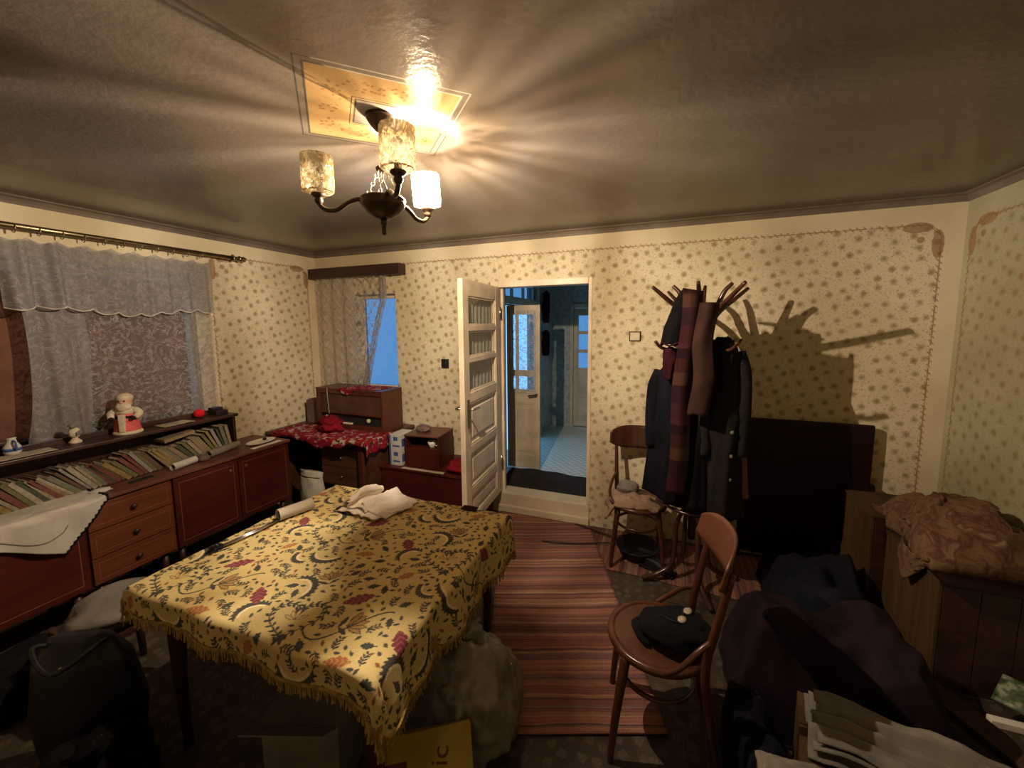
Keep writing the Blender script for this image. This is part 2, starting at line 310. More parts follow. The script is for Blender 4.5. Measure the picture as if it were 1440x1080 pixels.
def shade_mat():
    t = NT('moulded clear amber glass'); uv = t.n('ShaderNodeUVMap').outputs[0]
    v1 = t.vm('MULTIPLY', uv, (1.0, 1.0, 0.0))
    n = t.noise(v1, 5.2, 0.5, 0.4, 1.5)
    rel = t.step(t.m('ABSOLUTE', t.m('SUBTRACT', n, 0.5)), 0.060, 0.022)
    n2 = t.noise(t.vm('MULTIPLY', uv, (1.0, 0.55, 0.0)), 7.5, 2.0, 0.5, 1.2)
    ridge = t.m('SUBTRACT', 1.0, t.step(t.m('ABSOLUTE', t.m('SUBTRACT', n2, 0.5)), 0.0, 0.13))
    tr = t.n('ShaderNodeBsdfTransparent'); t.put(tr.inputs[0], t.mix(ridge, (0.40, 0.335, 0.235), (1.0, 0.97, 0.88)))
    rim = t.step(t.sep(uv)[1], 0.56, 0.80)  # added dark tint in the upper glass, cuts light on the ceiling nearby
    t.put(tr.inputs[0], t.mix(rim, tr.inputs[0].links[0].from_socket, t.mix(ridge, (0.10, 0.08, 0.055), (0.42, 0.36, 0.26))))
    gl = t.n('ShaderNodeBsdfGlossy'); gl.inputs['Roughness'].default_value = 0.12; gl.inputs[0].default_value = (1, 0.93, 0.75, 1)
    tl = t.n('ShaderNodeBsdfTranslucent'); tl.inputs[0].default_value = (0.90, 0.80, 0.58, 1)
    df = t.n('ShaderNodeBsdfDiffuse'); df.inputs[0].default_value = (0.28, 0.20, 0.09, 1)
    bp = t.n('ShaderNodeBump'); bp.inputs['Strength'].default_value = 1.0; bp.inputs['Distance'].default_value = 0.006; t.put(bp.inputs['Height'], n)
    t.t.links.new(bp.outputs[0], gl.inputs['Normal'])
    def mx(f, a, b):
        nd = t.n('ShaderNodeMixShader'); t.put(nd.inputs[0], f); t.t.links.new(a, nd.inputs[1]); t.t.links.new(b, nd.inputs[2]); return nd.outputs[0]
    scat = mx(0.45, tl.outputs[0], df.outputs[0])
    clear = mx(0.16, tr.outputs[0], gl.outputs[0])
    clear = mx(0.22, clear, scat)
    dk = t.n('ShaderNodeBsdfDiffuse'); dk.inputs[0].default_value = (0.13, 0.085, 0.035, 1)
    fin = mx(t.m('MULTIPLY', rel, 0.70), clear, mx(0.35, dk.outputs[0], scat))
    t.t.links.new(fin, t.out.inputs[0])
    return t.mat
M['shade'] = shade_mat()
def emis(name, c, s):
    t = NT(name); e = t.n('ShaderNodeEmission'); e.inputs[0].default_value = (*c, 1); e.inputs[1].default_value = s
    t.t.links.new(e.outputs[0], t.out.inputs[0]); return t.mat
M['filament'] = emis('glowing filament', (1.0, 0.87, 0.76), BULB)

# ------------------------------------------------------------------ geometry helpers
def link(name, bm, mat, parent=None, smooth=False):
    me = bpy.data.meshes.new(name); bm.normal_update(); bm.to_mesh(me); bm.free()
    o = bpy.data.objects.new(name, me); COL.objects.link(o)
    if mat is not None: me.materials.append(M[mat] if isinstance(mat, str) else mat)
    if smooth: me.polygons.foreach_set('use_smooth', [True]*len(me.polygons))
    if parent is not None: o.parent = parent
    return o
def tag(o, label=None, cat=None, group=None, kind=None):
    if label: o['label'] = label
    if cat: o['category'] = cat
    if group: o['group'] = group
    if kind: o['kind'] = kind
    return o
def empty(name, loc, label, cat, group=None, rz=0.0):
    o = bpy.data.objects.new(name, None); COL.objects.link(o); o.location = loc; o.rotation_euler = (0, 0, rz)
    o.empty_display_size = 0.05
    return tag(o, label, cat, group)
def box(bm, lo, hi, bev=0.0, mtx=None):
    lo = Vector(lo); hi = Vector(hi); c = (lo+hi)/2; s = hi-lo
    r = bmesh.ops.create_cube(bm, size=1.0, matrix=Matrix.Translation(c) @ Matrix.Diagonal((s.x, s.y, s.z, 1)))
    vs = r['verts']
    if bev > 0:
        es = list({e for v in vs for e in v.link_edges})
        r2 = bmesh.ops.bevel(bm, geom=es, offset=min(bev, min(s)*0.45), segments=2, affect='EDGES', profile=0.6)
        vs = list({v for f in r2['faces'] for v in f.verts} | {v for v in vs if v.is_valid})
    if mtx is not None: bmesh.ops.transform(bm, matrix=mtx, verts=[v for v in vs if v.is_valid])
    return vs
def obox(name, lo, hi, mat, parent=None, bev=0.004, mtx=None):
    bm = bmesh.new(); box(bm, lo, hi, bev, mtx); return link(name, bm, mat, parent)
def tube(bm, pts, rad, seg=10, closed=False):
    pts = [Vector(p) for p in pts]; n = len(pts); rads = list(rad) if isinstance(rad, (list, tuple)) else [rad]*n
    if len(rads) != n: rads = [float(v) for v in np.interp(np.linspace(0, 1, n), np.linspace(0, 1, len(rads)), rads)]
    rings = []; up = None
    for i, p in enumerate(pts):
        a = pts[(i-1) % n] if (closed or i > 0) else p; b = pts[(i+1) % n] if (closed or i < n-1) else p
        t = (b-a).normalized()
        if up is None: up = t.orthogonal().normalized()
        up = (up - t*up.dot(t)); up = up.normalized() if up.length > 1e-6 else t.orthogonal().normalized()
        sd = t.cross(up)
        rings.append([bm.verts.new(p + (up*math.cos(k*2*PI/seg) + sd*math.sin(k*2*PI/seg))*rads[i]) for k in range(seg)])
    for i in range(n if closed else n-1):
        A, B = rings[i], rings[(i+1) % n]
        for k in range(seg): bm.faces.new((A[k], A[(k+1) % seg], B[(k+1) % seg], B[k]))
    if not closed:
        bm.faces.new(rings[0][::-1]); bm.faces.new(rings[-1])
def curve(pts, n=24):
    pts = [Vector(p) for p in pts]; P = [2*pts[0]-pts[1]] + pts + [2*pts[-1]-pts[-2]]; out = []
    for i in range(1, len(P)-2):
        k = max(2, n // (len(pts)-1))
        for j in range(k):
            t = j/k; a, b, c, d = P[i-1], P[i], P[i+1], P[i+2]
            out.append(0.5*((2*b) + (c-a)*t + (2*a-5*b+4*c-d)*t*t + (3*b-3*c+d-a)*t**3))
    out.append(pts[-1]); return out
def otube(name, pts, rad, mat, parent=None, seg=10, closed=False, n=0):
    bm = bmesh.new(); 
    if n: pts = curve(pts, n)
    tube(bm, pts, rad, seg, closed); return link(name, bm, mat, parent, True)
def lathe(bm, prof, c=(0, 0, 0), seg=24, cap=True):
    c = Vector(c); rings = []
    for r, z in prof:
        rings.append([bm.verts.new(c + Vector((r*math.cos(k*2*PI/seg), r*math.sin(k*2*PI/seg), z))) for k in range(seg)])
    for A, B in zip(rings, rings[1:]):
        for k in range(seg): bm.faces.new((A[k], A[(k+1) % seg], B[(k+1) % seg], B[k]))
    if cap:
        bm.faces.new(rings[0][::-1]); bm.faces.new(rings[-1])
def olathe(name, prof, mat, parent=None, c=(0, 0, 0), seg=24, smooth=True):
    bm = bmesh.new(); lathe(bm, prof, c, seg); return link(name, bm, mat, parent, smooth)
def fbm(x, y, z=0.0, o=3):
    s = 0; a = 1
    for i in range(o): s += a*noise.noise(Vector((x, y, z))); x *= 2; y *= 2; z *= 2; a *= 0.5
    return s
def sheet(name, fn, nu, nv, mat, parent=None, thick=0.004, smooth=True):
    """fn(u,v) in 0..1 -> point; closed thin slab"""
    bm = bmesh.new(); P = [[Vector(fn(i/nu, j/nv)) for j in range(nv+1)] for i in range(nu+1)]
    def nrm(i, j):
        a = P[min(i+1, nu)][j]-P[max(i-1, 0)][j]; b = P[i][min(j+1, nv)]-P[i][max(j-1, 0)]
        q = a.cross(b); return q.normalized() if q.length > 1e-9 else Vector((0, 0, 1))
    T = [[bm.verts.new(P[i][j]) for j in range(nv+1)] for i in range(nu+1)]
    if thick > 0:
        B = [[bm.verts.new(P[i][j]-nrm(i, j)*thick) for j in range(nv+1)] for i in range(nu+1)]
    for i in range(nu):
        for j in range(nv):
            bm.faces.new((T[i][j], T[i+1][j], T[i+1][j+1], T[i][j+1]))
            if thick > 0: bm.faces.new((B[i][j], B[i][j+1], B[i+1][j+1], B[i+1][j]))
    if thick > 0:
        for i in range(nu):
            bm.faces.new((T[i][0], B[i][0], B[i+1][0], T[i+1][0])); bm.faces.new((T[i][nv], T[i+1][nv], B[i+1][nv], B[i][nv]))
        for j in range(nv):
            bm.faces.new((T[0][j], T[0][j+1], B[0][j+1], B[0][j])); bm.faces.new((T[nu][j], B[nu][j], B[nu][j+1], T[nu][j+1]))
    return link(name, bm, mat, parent, smooth)
def loft(name, rings, mat, parent=None, seg=40, cap=True):
    """rings: (cx, cy, z, rx, ry, fold_amp, fold_n, phase)"""
    bm = bmesh.new(); R = []
    for (cx, cy, z, rx, ry, fa, fn, ph) in rings:
        row = []
        for k in range(seg):
            a = 2*PI*k/seg; f = 1 + fa*math.sin(fn*a+ph) + 0.5*fa*math.sin((fn*2+1)*a+1.7*ph+1) + 0.5*fa*fbm(3*math.cos(a), 3*math.sin(a), z*2)
            row.append(bm.verts.new((cx+rx*f*math.cos(a), cy+ry*f*math.sin(a), z)))
        R.append(row)
    for A, B in zip(R, R[1:]):
        for k in range(seg): bm.faces.new((A[k], A[(k+1) % seg], B[(k+1) % seg], B[k]))
    if cap: bm.faces.new(R[0][::-1]); bm.faces.new(R[-1])
    bmesh.ops.recalc_face_normals(bm, faces=bm.faces[:])
    return link(name, bm, mat, parent, True)
def lerp_rings(keys, n):
    out = []
    for i in range(n):
        t = i/(n-1)*(len(keys)-1); a = min(int(t), len(keys)-2); f = t-a; f = f*f*(3-2*f)
        out.append(tuple(x*(1-f)+y*f for x, y in zip(keys[a], keys[a+1])))
    return out
def lump(name, c, r, mat, parent=None, seed=0.0, amp=0.25, freq=3.0, ridged=0.0, floor=None, sub=4):
    bm = bmesh.new(); bmesh.ops.create_icosphere(bm, subdivisions=sub, radius=1.0)
    for v in bm.verts:
        d = v.co.normalized(); f = 1 + amp*fbm(d.x*freq*0.5+seed, d.y*freq*0.5, d.z*freq*0.5+seed*1.7, 4)
        if ridged: f += ridged*(0.5-abs(noise.noise(Vector((d.x*freq*1.3+seed*3, d.y*freq*1.3, d.z*freq*1.3)))))
        v.co = Vector((c[0]+d.x*r[0]*f, c[1]+d.y*r[1]*f, c[2]+d.z*r[2]*f))
        if floor is not None and v.co.z < floor: v.co.z = floor + 0.0005*(floor-v.co.z)
    return link(name, bm, mat, parent, True)
def struct(o): o['kind'] = 'structure'; return o
def wall_with_holes(name, axis, c0, c1, u0, u1, z0, z1, holes, mat):
    """axis 'y': slab between y=c0..c1 spanning x=u0..u1; holes: (ua,ub,za,zb)"""
    us = sorted({u0, u1, *[h[0] for h in holes], *[h[1] for h in holes]}); zs = sorted({z0, z1, *[h[2] for h in holes], *[h[3] for h in holes]})
    bm = bmesh.new()
    def solid(i, j):
        if not (0 <= i < len(us)-1 and 0 <= j < len(zs)-1): return False
        um = (us[i]+us[i+1])/2; zm = (zs[j]+zs[j+1])/2
        return not any(h[0] < um < h[1] and h[2] < zm < h[3] for h in holes)
    vc = {}
    def V(u, c, z):
        k = (round(u, 5), round(c, 5), round(z, 5))
        if k not in vc: vc[k] = bm.verts.new((u, c, z) if axis == 'y' else (c, u, z))
        return vc[k]
    for i in range(len(us)-1):
        for j in range(len(zs)-1):
            if not solid(i, j): continue
            a, b, c, d = us[i], us[i+1], zs[j], zs[j+1]
            bm.faces.new((V(a, c0, c), V(b, c0, c), V(b, c0, d), V(a, c0, d))); bm.faces.new((V(a, c1, c), V(a, c1, d), V(b, c1, d), V(b, c1, c)))
            if not solid(i-1, j): bm.faces.new((V(a, c0, c), V(a, c0, d), V(a, c1, d), V(a, c1, c)))
            if not solid(i+1, j): bm.faces.new((V(b, c0, c), V(b, c1, c), V(b, c1, d), V(b, c0, d)))
            if not solid(i, j-1): bm.faces.new((V(a, c0, c), V(a, c1, c), V(b, c1, c), V(b, c0, c)))
            if not solid(i, j+1): bm.faces.new((V(a, c0, d), V(b, c0, d), V(b, c1, d), V(a, c1, d)))
    bmesh.ops.recalc_face_normals(bm, faces=bm.faces[:])
    return struct(link(name, bm, mat))

# ------------------------------------------------------------------ room shell
XL, XR, YB, YF, H = -3.537, 1.668, 3.349, -1.05, 2.505
struct(obox('floor', (XL-0.3, YF-0.2, -0.1), (XR+0.2, YB+0.15, 0.0), 'floor', bev=0))
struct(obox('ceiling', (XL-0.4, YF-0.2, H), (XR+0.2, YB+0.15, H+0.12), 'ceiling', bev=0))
DX0, DX1, DZ = -1.488, -0.584, 2.126
wall_with_holes('wall_back', 'y', YB, YB+0.15, XL-0.4, XR+0.2, 0, H, [(DX0, DX1, 0.0, DZ), (-3.04, -2.52, 1.08, 2.06)], 'wall_back')
wall_with_holes('wall_left', 'x', XL, XL-0.38, YF-0.2, YB, 0, H, [(0.55, 2.13, 1.06, 2.17)], 'wall_left')
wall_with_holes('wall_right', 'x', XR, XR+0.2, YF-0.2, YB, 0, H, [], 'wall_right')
wall_with_holes('wall_front', 'y', YF, YF-0.2, XL, XR, 0, H, [], 'plaster')
def cove(name, a, b, inward):
    a = Vector(a); b = Vector(b); inw = Vector(inward); bm = bmesh.new(); R = []
    prof = [(0, -0.045), (0.006, -0.045), (0.010, -0.030), (0.022, -0.014), (0.045, -0.006), (0.045, 0), (0, 0)]
    for p in (a, b): R.append([bm.verts.new(p + inw*q[0] + Vector((0, 0, q[1]))) for q in prof])
    n = len(prof)
    for k in range(n): bm.faces.new((R[0][k], R[0][(k+1) % n], R[1][(k+1) % n], R[1][k]))
    bm.faces.new(R[0]); bm.faces.new(R[1][::-1]); bmesh.ops.recalc_face_normals(bm, faces=bm.faces[:])
    return struct(link(name, bm, 'cove'))
cove('trim_1', (XL, YB, H), (XR, YB, H), (0, -1, 0)); cove('trim_2', (XL, YF, H), (XL, YB, H), (1, 0, 0)); cove('trim_3', (XR, YF, H), (XR, YB, H), (-1, 0, 0))

# ---- back window: frame, panes
def window(name, axis, c, u0, u1, z0, z1, mull, rails, fw=0.05, dep=0.05):
    bm = bmesh.new()
    def bx(ua, ub, za, zb):
        box(bm, (ua, c, za) if axis == 'y' else (c, ua, za), (ub, c+dep, zb) if axis == 'y' else (c+dep, ub, zb), 0.004)
    bx(u0, u0+fw, z0, z1); bx(u1-fw, u1, z0, z1); bx(u0+fw, u1-fw, z0, z0+fw); bx(u0+fw, u1-fw, z1-fw, z1)
    for m_ in mull: bx(m_-0.02, m_+0.02, z0+fw, z1-fw)
    o = struct(link(name, bm, 'doorpaint2'))
    us = [u0+fw] + list(mull) + [u1-fw]
    for r_ in rails:
        for a, b in zip(us, us[1:]):
            bm = bmesh.new(); 
            box(bm, (a+0.02, c, r_-0.015) if axis == 'y' else (c, a+0.02, r_-0.015), (b-0.02, c+dep, r_+0.015) if axis == 'y' else (c+dep, b-0.02, r_+0.015), 0.003); link('glazing_bar', bm, 'doorpaint2', o)
    for a, b in zip(us, us[1:]):
        bm = bmesh.new(); lo = (a+0.002, c+dep/2, z0+fw) ; hi = (b-0.002, c+dep/2+0.004, z1-fw)
        if axis == 'x': lo = (lo[1], lo[0], lo[2]); hi = (hi[1], hi[0], hi[2])
        box(bm, lo, hi, 0); link('pane', bm, 'pane', o)
    return o
window('window_2', 'y', YB+0.095, -3.04, -2.52, 1.08, 2.06, [], [], 0.04)
window('window_1', 'x', XL-0.30, 0.55, 2.13, 1.06, 2.17, [1.10, 1.62], [1.85])
struct(obox('trim_4', (XL-0.30, 0.55, 1.045), (XL+0.03, 2.13, 1.06), 'doorpaint2'))

# ---- door opening: frame, threshold
bm = bmesh.new()
box(bm, (DX0, YB-0.012, 0.19), (DX0+0.075, YB+0.14, DZ), 0.006); box(bm, (DX1-0.03, YB-0.006, 0.19), (DX1, YB+0.14, DZ), 0.005)
box(bm, (DX0+0.075, YB-0.008, DZ-0.055), (DX1-0.03, YB+0.14, DZ), 0.006)
box(bm, (DX0+0.075, YB+0.05, 0.19), (DX0+0.095, YB+0.09, DZ-0.055), 0.003); 
struct(link('trim_5', bm, 'doorpaint'))
bm = bmesh.new(); box(bm, (DX0, YB-0.004, 0.0), (DX1, YB+0.16, 0.188), 0.012); box(bm, (DX0, YB-0.03, 0.0), (DX1-0.0, YB-0.004, 0.075), 0.012)
struct(link('trim_6', bm, 'plaster'))
tag(bpy.data.objects['trim_6'], 'worn cream threshold step below the doorway')

# ---- open door leaf (thing of the setting)
def panel_door(name, hinge, ang, w, z0, z1, paint, panes, panels, mulls=(), th=0.04, pane_mat='pane', lace_mat=None, stile=0.10):
    o = bpy.data.objects.new(name, None); COL.objects.link(o); o.location = (hinge[0], hinge[1], 0); o.rotation_euler = (0, 0, ang); struct(o)
    ys = sorted([*panes, *panels], key=lambda p: -p[1])
    bm = bmesh.new(); box(bm, (0, 0, z0), (stile, th, z1), 0.004); link('stile', bm, paint, o)
    bm = bmesh.new(); box(bm, (w-stile, 0, z0), (w, th, z1), 0.004); link('stile', bm, paint, o)
    edges = [z1] + [z for p in ys for z in (p[1], p[0])] + [z0]
    for a, b in zip(edges[0::2], edges[1::2]):
        bm = bmesh.new(); box(bm, (stile, 0.001, b), (w-stile, th-0.001, a), 0.003); link('rail', bm, paint, o)
    for (a, b) in panes:
        us = [stile, *mulls, w-stile]
        for p, q in zip(us, us[1:]):
            bm = bmesh.new(); box(bm, (p, th*0.45, a), (q, th*0.55, b), 0); link('pane', bm, pane_mat, o)
        for m_ in mulls:
            bm = bmesh.new(); box(bm, (m_-0.015, 0.004, a), (m_+0.015, th-0.004, b), 0.003); link('glazing_bar', bm, paint, o)
        bm = bmesh.new()
        for (p, q, r, s) in ((stile, stile+0.014, a, b), (w-stile-0.014, w-stile, a, b), (stile+0.014, w-stile-0.014, a, a+0.014), (stile+0.014, w-stile-0.014, b-0.014, b)):
            box(bm, (p, 0.008, r), (q, 0.016, s), 0.002); box(bm, (p, th-0.016, r), (q, th-0.008, s), 0.002)
        link('bead', bm, paint, o)
    for (a, b) in panels:
        bm = bmesh.new(); box(bm, (stile, th*0.36, a), (w-stile, th*0.64, b), 0); box(bm, (stile+0.05, th*0.2, a+0.05), (w-stile-0.05, th*0.8, b-0.05), 0.01)
        link('panel', bm, 'doorpaint2' if paint == 'doorpaint' else paint, o)
        bm = bmesh.new()
        for (p, q, r, s) in ((stile, stile+0.018, a, b), (w-stile-0.018, w-stile, a, b), (stile+0.018, w-stile-0.018, a, a+0.018), (stile+0.018, w-stile-0.018, b-0.018, b)):
            box(bm, (p, 0.004, r), (q, th-0.004, s), 0.005)
        link('moulding', bm, paint, o)
    if lace_mat:
        za = min(p[0] for p in panes)-0.03; zb = max(p[1] for p in panes)+0.03
        sheet('lace', lambda u, v: (stile-0.02+(w-2*stile+0.04)*u, -0.012+0.006*math.sin(u*50), za+(zb-za)*v), 60, 6, lace_mat, o, 0.0)
    return o
d1 = panel_door('door_1', (-1.440, YB-0.02), -PI/2+math.atan2(0.05, 0.78), 0.785, 0.20, 2.072, 'doorpaint',
   [(1.74, 1.955), (1.505, 1.70), (1.24, 1.465)], [(0.835, 1.165), (0.50, 0.775), (0.26, 0.44)], lace_mat='lace_door', pane_mat='paneclear')
d1['label'] = 'open ivory panelled door with three lace-backed panes'
for s, yy in ((-1, -0.006), (1, 0.046)):
    bm = bmesh.new(); box(bm, (0.722, min(yy, yy+0.006*s), 0.99), (0.757, max(yy, yy+0.006*s), 1.20), 0.002); link('lock_plate', bm, 'brass', d1)
    otube('handle', [(0.74, yy, 1.13), (0.74, yy+0.045*s, 1.13), (0.70, yy+0.05*s, 1.13), (0.635, yy+0.046*s, 1.125)], 0.008, 'steel', d1, 8)
for z in (0.45, 1.8): otube('hinge', [(0.0, 0.046, z), (0.0, 0.046, z+0.10)], 0.009, 'steel', d1, 8)

# ------------------------------------------------------------------ hall beyond the doorway
HZ = 0.16; HY0 = YB+0.15; HXL = -1.66; HY1 = 6.05; HXR = -0.10
struct(obox('floor_hall', (HXL-0.2, HY0, HZ-0.1), (HXR+0.2, HY1, HZ), 'hallfloor', bev=0))
struct(obox('ceiling_hall', (HXL-0.2, HY0, H), (HXR+0.2, HY1, H+0.1), 'plaster', bev=0))
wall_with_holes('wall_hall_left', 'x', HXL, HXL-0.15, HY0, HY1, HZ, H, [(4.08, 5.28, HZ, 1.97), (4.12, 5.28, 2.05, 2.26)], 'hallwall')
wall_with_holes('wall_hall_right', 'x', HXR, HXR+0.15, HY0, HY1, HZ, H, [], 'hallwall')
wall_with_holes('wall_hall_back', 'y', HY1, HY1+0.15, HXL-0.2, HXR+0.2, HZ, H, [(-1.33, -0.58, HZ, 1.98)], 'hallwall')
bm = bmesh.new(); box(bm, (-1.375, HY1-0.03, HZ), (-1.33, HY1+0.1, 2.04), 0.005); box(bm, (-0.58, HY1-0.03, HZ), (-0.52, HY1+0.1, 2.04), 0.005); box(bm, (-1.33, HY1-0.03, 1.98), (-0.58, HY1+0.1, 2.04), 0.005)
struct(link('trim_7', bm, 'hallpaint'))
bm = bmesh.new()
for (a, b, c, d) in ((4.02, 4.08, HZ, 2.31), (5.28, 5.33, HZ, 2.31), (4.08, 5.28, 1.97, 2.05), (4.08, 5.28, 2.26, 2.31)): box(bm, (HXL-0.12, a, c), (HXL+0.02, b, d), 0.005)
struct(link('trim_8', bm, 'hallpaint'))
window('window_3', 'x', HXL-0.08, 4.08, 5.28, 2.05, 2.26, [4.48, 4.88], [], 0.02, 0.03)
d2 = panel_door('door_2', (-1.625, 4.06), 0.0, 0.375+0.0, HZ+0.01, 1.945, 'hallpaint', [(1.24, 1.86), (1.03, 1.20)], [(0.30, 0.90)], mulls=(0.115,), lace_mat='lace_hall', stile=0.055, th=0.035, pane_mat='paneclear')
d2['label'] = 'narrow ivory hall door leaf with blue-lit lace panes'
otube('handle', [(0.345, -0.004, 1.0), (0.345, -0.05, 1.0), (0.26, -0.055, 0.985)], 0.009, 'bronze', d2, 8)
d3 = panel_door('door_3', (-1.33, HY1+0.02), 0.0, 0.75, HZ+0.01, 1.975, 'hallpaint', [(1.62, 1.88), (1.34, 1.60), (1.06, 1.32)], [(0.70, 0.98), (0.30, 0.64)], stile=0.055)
d3['label'] = 'half seen far hall door with stacked panes'
struct(obox('floor_beyond', (-1.8, HY1+0.15, HZ-0.1), (0.3, HY1+1.6, HZ), 'crate', bev=0))
rg = sheet('hall_rug', lambda u, v: (-1.55+1.35*u, HY0+0.02+0.50*v+0.03*math.sin(u*7), HZ+0.012+0.004*math.sin(u*30+v*9)), 30, 10, 'hallrug', None, 0.01)
tag(rg, 'dark crumpled rug inside the hall doorway', 'rug')
def hung(name, c, w, d, z0, z1, mat, label, cat):
    ks = [(c[0], c[1], z1, w*0.15, d*0.2, 0.05, 3, 0), (c[0], c[1], z1-0.08*(z1-z0), w*0.42, d*0.45, 0.1, 4, 1), (c[0], c[1], (z0+z1)/2, w*0.5, d*0.5, 0.14, 5, 2), (c[0], c[1], z0, w*0.36, d*0.42, 0.16, 5, 3)]
    return tag(loft(name, lerp_rings(ks, 14), mat, None, 32), label, cat)
hung('hanging_bag', (HXL+0.07, 5.47, 0), 0.10, 0.16, 1.76, 2.20, 'maroon', 'maroon cloth bag hung high on the hall wall', 'bag')
hung('hanging_jacket', (HXL+0.06, 5.50, 0), 0.10, 0.18, 1.30, 1.66, 'blackcloth', 'small black garment hung on the hall wall below a maroon bag', 'jacket')

# ------------------------------------------------------------------ wall fittings
sw = empty('light_switch', (-0.241, YB, 1.643), 'square ivory light switch on the wall right of the doorway', 'light switch')
obox('plate', (-0.045, -0.010, -0.040), (0.045, -0.0005, 0.040), 'bronze', sw, 0.004); obox('rocker', (-0.036, -0.018, -0.031), (0.036, -0.010, 0.031), 'ivory_plastic', sw, 0.004)
so = empty('wall_socket', (-1.97, YB, 1.381), 'square black wall socket left of the open door', 'socket')
obox('plate', (-0.037, -0.022, -0.042), (0.037, -0.0005, 0.042), 'black', so, 0.005); _k = olathe('socket_well', [(0.022, 0), (0.022, 0.004), (0.016, 0.006)], 'black_leather', so); _k.rotation_euler = (PI/2, 0, 0); _k.location = (0, -0.022, 0)
rg = otube('wall_ring', [(-2.061+0.038*math.cos(a*2*PI/24), YB-0.006, 2.40+0.038*math.sin(a*2*PI/24)) for a in range(24)], 0.003, 'plaster', None, 6, True)
tag(rg, 'faint round wire ring fixed on the wall above the border', 'ring')

# ------------------------------------------------------------------ chandelier
CX, CY = -1.003, 1.283
ch = empty('chandelier', (CX, CY, H), 'three-armed bronze chandelier with moulded glass shades, one lit', 'chandelier')
def C(x, y, z): return (x, y, z-H)
olathe('canopy', [(0.050, 0), (0.048, -0.012), (0.036, -0.030), (0.016, -0.052), (0.006, -0.056)], 'bronze', ch, seg=28)
olathe('bowl', [(0.004, C(0, 0, 2.142)[2]), (0.030, C(0, 0, 2.146)[2]), (0.058, C(0, 0, 2.163)[2]), (0.076, C(0, 0, 2.186)[2]), (0.082, C(0, 0, 2.197)[2]), (0.078, C(0, 0, 2.204)[2]), (0.084, C(0, 0, 2.210)[2]), (0.080, C(0, 0, 2.216)[2]), (0.05, C(0, 0, 2.219)[2]), (0.012, C(0, 0, 2.222)[2])], 'bronze', ch, seg=32)
olathe('finial', [(0.004, 2.085-H), (0.008, 2.088-H), (0.009, 2.118-H), (0.013, 2.128-H), (0.010, 2.134-H), (0.014, 2.145-H)], 'bronze', ch, seg=16)
olathe('hub', [(0.008, 2.312-H), (0.020, 2.316-H), (0.022, 2.324-H), (0.010, 2.334-H)], 'bronze', ch, seg=16)
def chain(name, a, b, parent, n=None, r=0.0016, L=0.022):
    a = Vector(a); b = Vector(b); d = b-a; n = n or max(2, int(d.length/(L*0.78))); t = d.normalized(); s1 = t.orthogonal().normalized(); s2 = t.cross(s1); bm = bmesh.new()
    for i in range(n):
        c = a+d*((i+0.5)/n); s = s1 if i % 2 else s2; hl = d.length/n*0.62
        tube(bm, [c+t*hl*math.cos(k*2*PI/14)+s*0.006*math.sin(k*2*PI/14) for k in range(14)], r, 5, True)
    return link(name, bm, 'brass', parent, True)
chain('chain', (0, 0, -0.056), (0, 0, 2.334-H), ch)
for k in range(3):
    a = math.radians(80+120*k+60); chain('chain', (0.012*math.cos(a), 0.012*math.sin(a), 2.316-H), (0.068*math.cos(a), 0.068*math.sin(a), 2.216-H), ch)
otube('flex', [(0.004, 0.004, 2.325-H), (0.012, -0.01, 2.28-H), (0.02, 0.006, 2.24-H), (0.02, 0.01, 2.216-H)], 0.0025, 'brass', ch, 6, n=16)
def shade_mesh():
    bm = bmesh.new(); seg, rows = 72, 30; R0, Ht = 0.056, 0.128; uvl = bm.loops.layers.uv.new('UVMap'); V = []
    prof = [(0.024, -0.004), (0.038, 0.0), (0.050, 0.004)]
    for j in range(rows+1):
        t = j/rows; row = []
        for k in range(seg):
            a = 2*PI*k/seg; n = noise.noise(Vector((math.cos(a)*2.3, math.sin(a)*2.3, t*6))); r = R0*(1+0.03*math.copysign(min(1, abs(n)*3), n))
            if j == 0: r = R0*0.86
            row.append(bm.verts.new((r*math.cos(a), r*math.sin(a), t*Ht)))
        V.append(row)
    base = [[bm.verts.new((r*math.cos(2*PI*k/seg), r*math.sin(2*PI*k/seg), z)) for k in range(seg)] for r, z in prof]
    allr = base+V
    for j in range(len(allr)-1):
        for k in range(seg):
            f = bm.faces.new((allr[j][k], allr[j][(k+1) % seg], allr[j+1][(k+1) % seg], allr[j+1][k]))
            for lp, (kk, jj) in zip(f.loops, ((k, j), (k+1, j), (k+1, j+1), (k, j+1))): lp[uvl].uv = (kk/seg*2.75, jj/(len(allr)-1))
    me = bpy.data.meshes.new('shade'); bm.normal_update(); bm.to_mesh(me); bm.free(); me.materials.append(M['shade'])
    me.polygons.foreach_set('use_smooth', [True]*len(me.polygons)); return me
shade_me = shade_mesh()
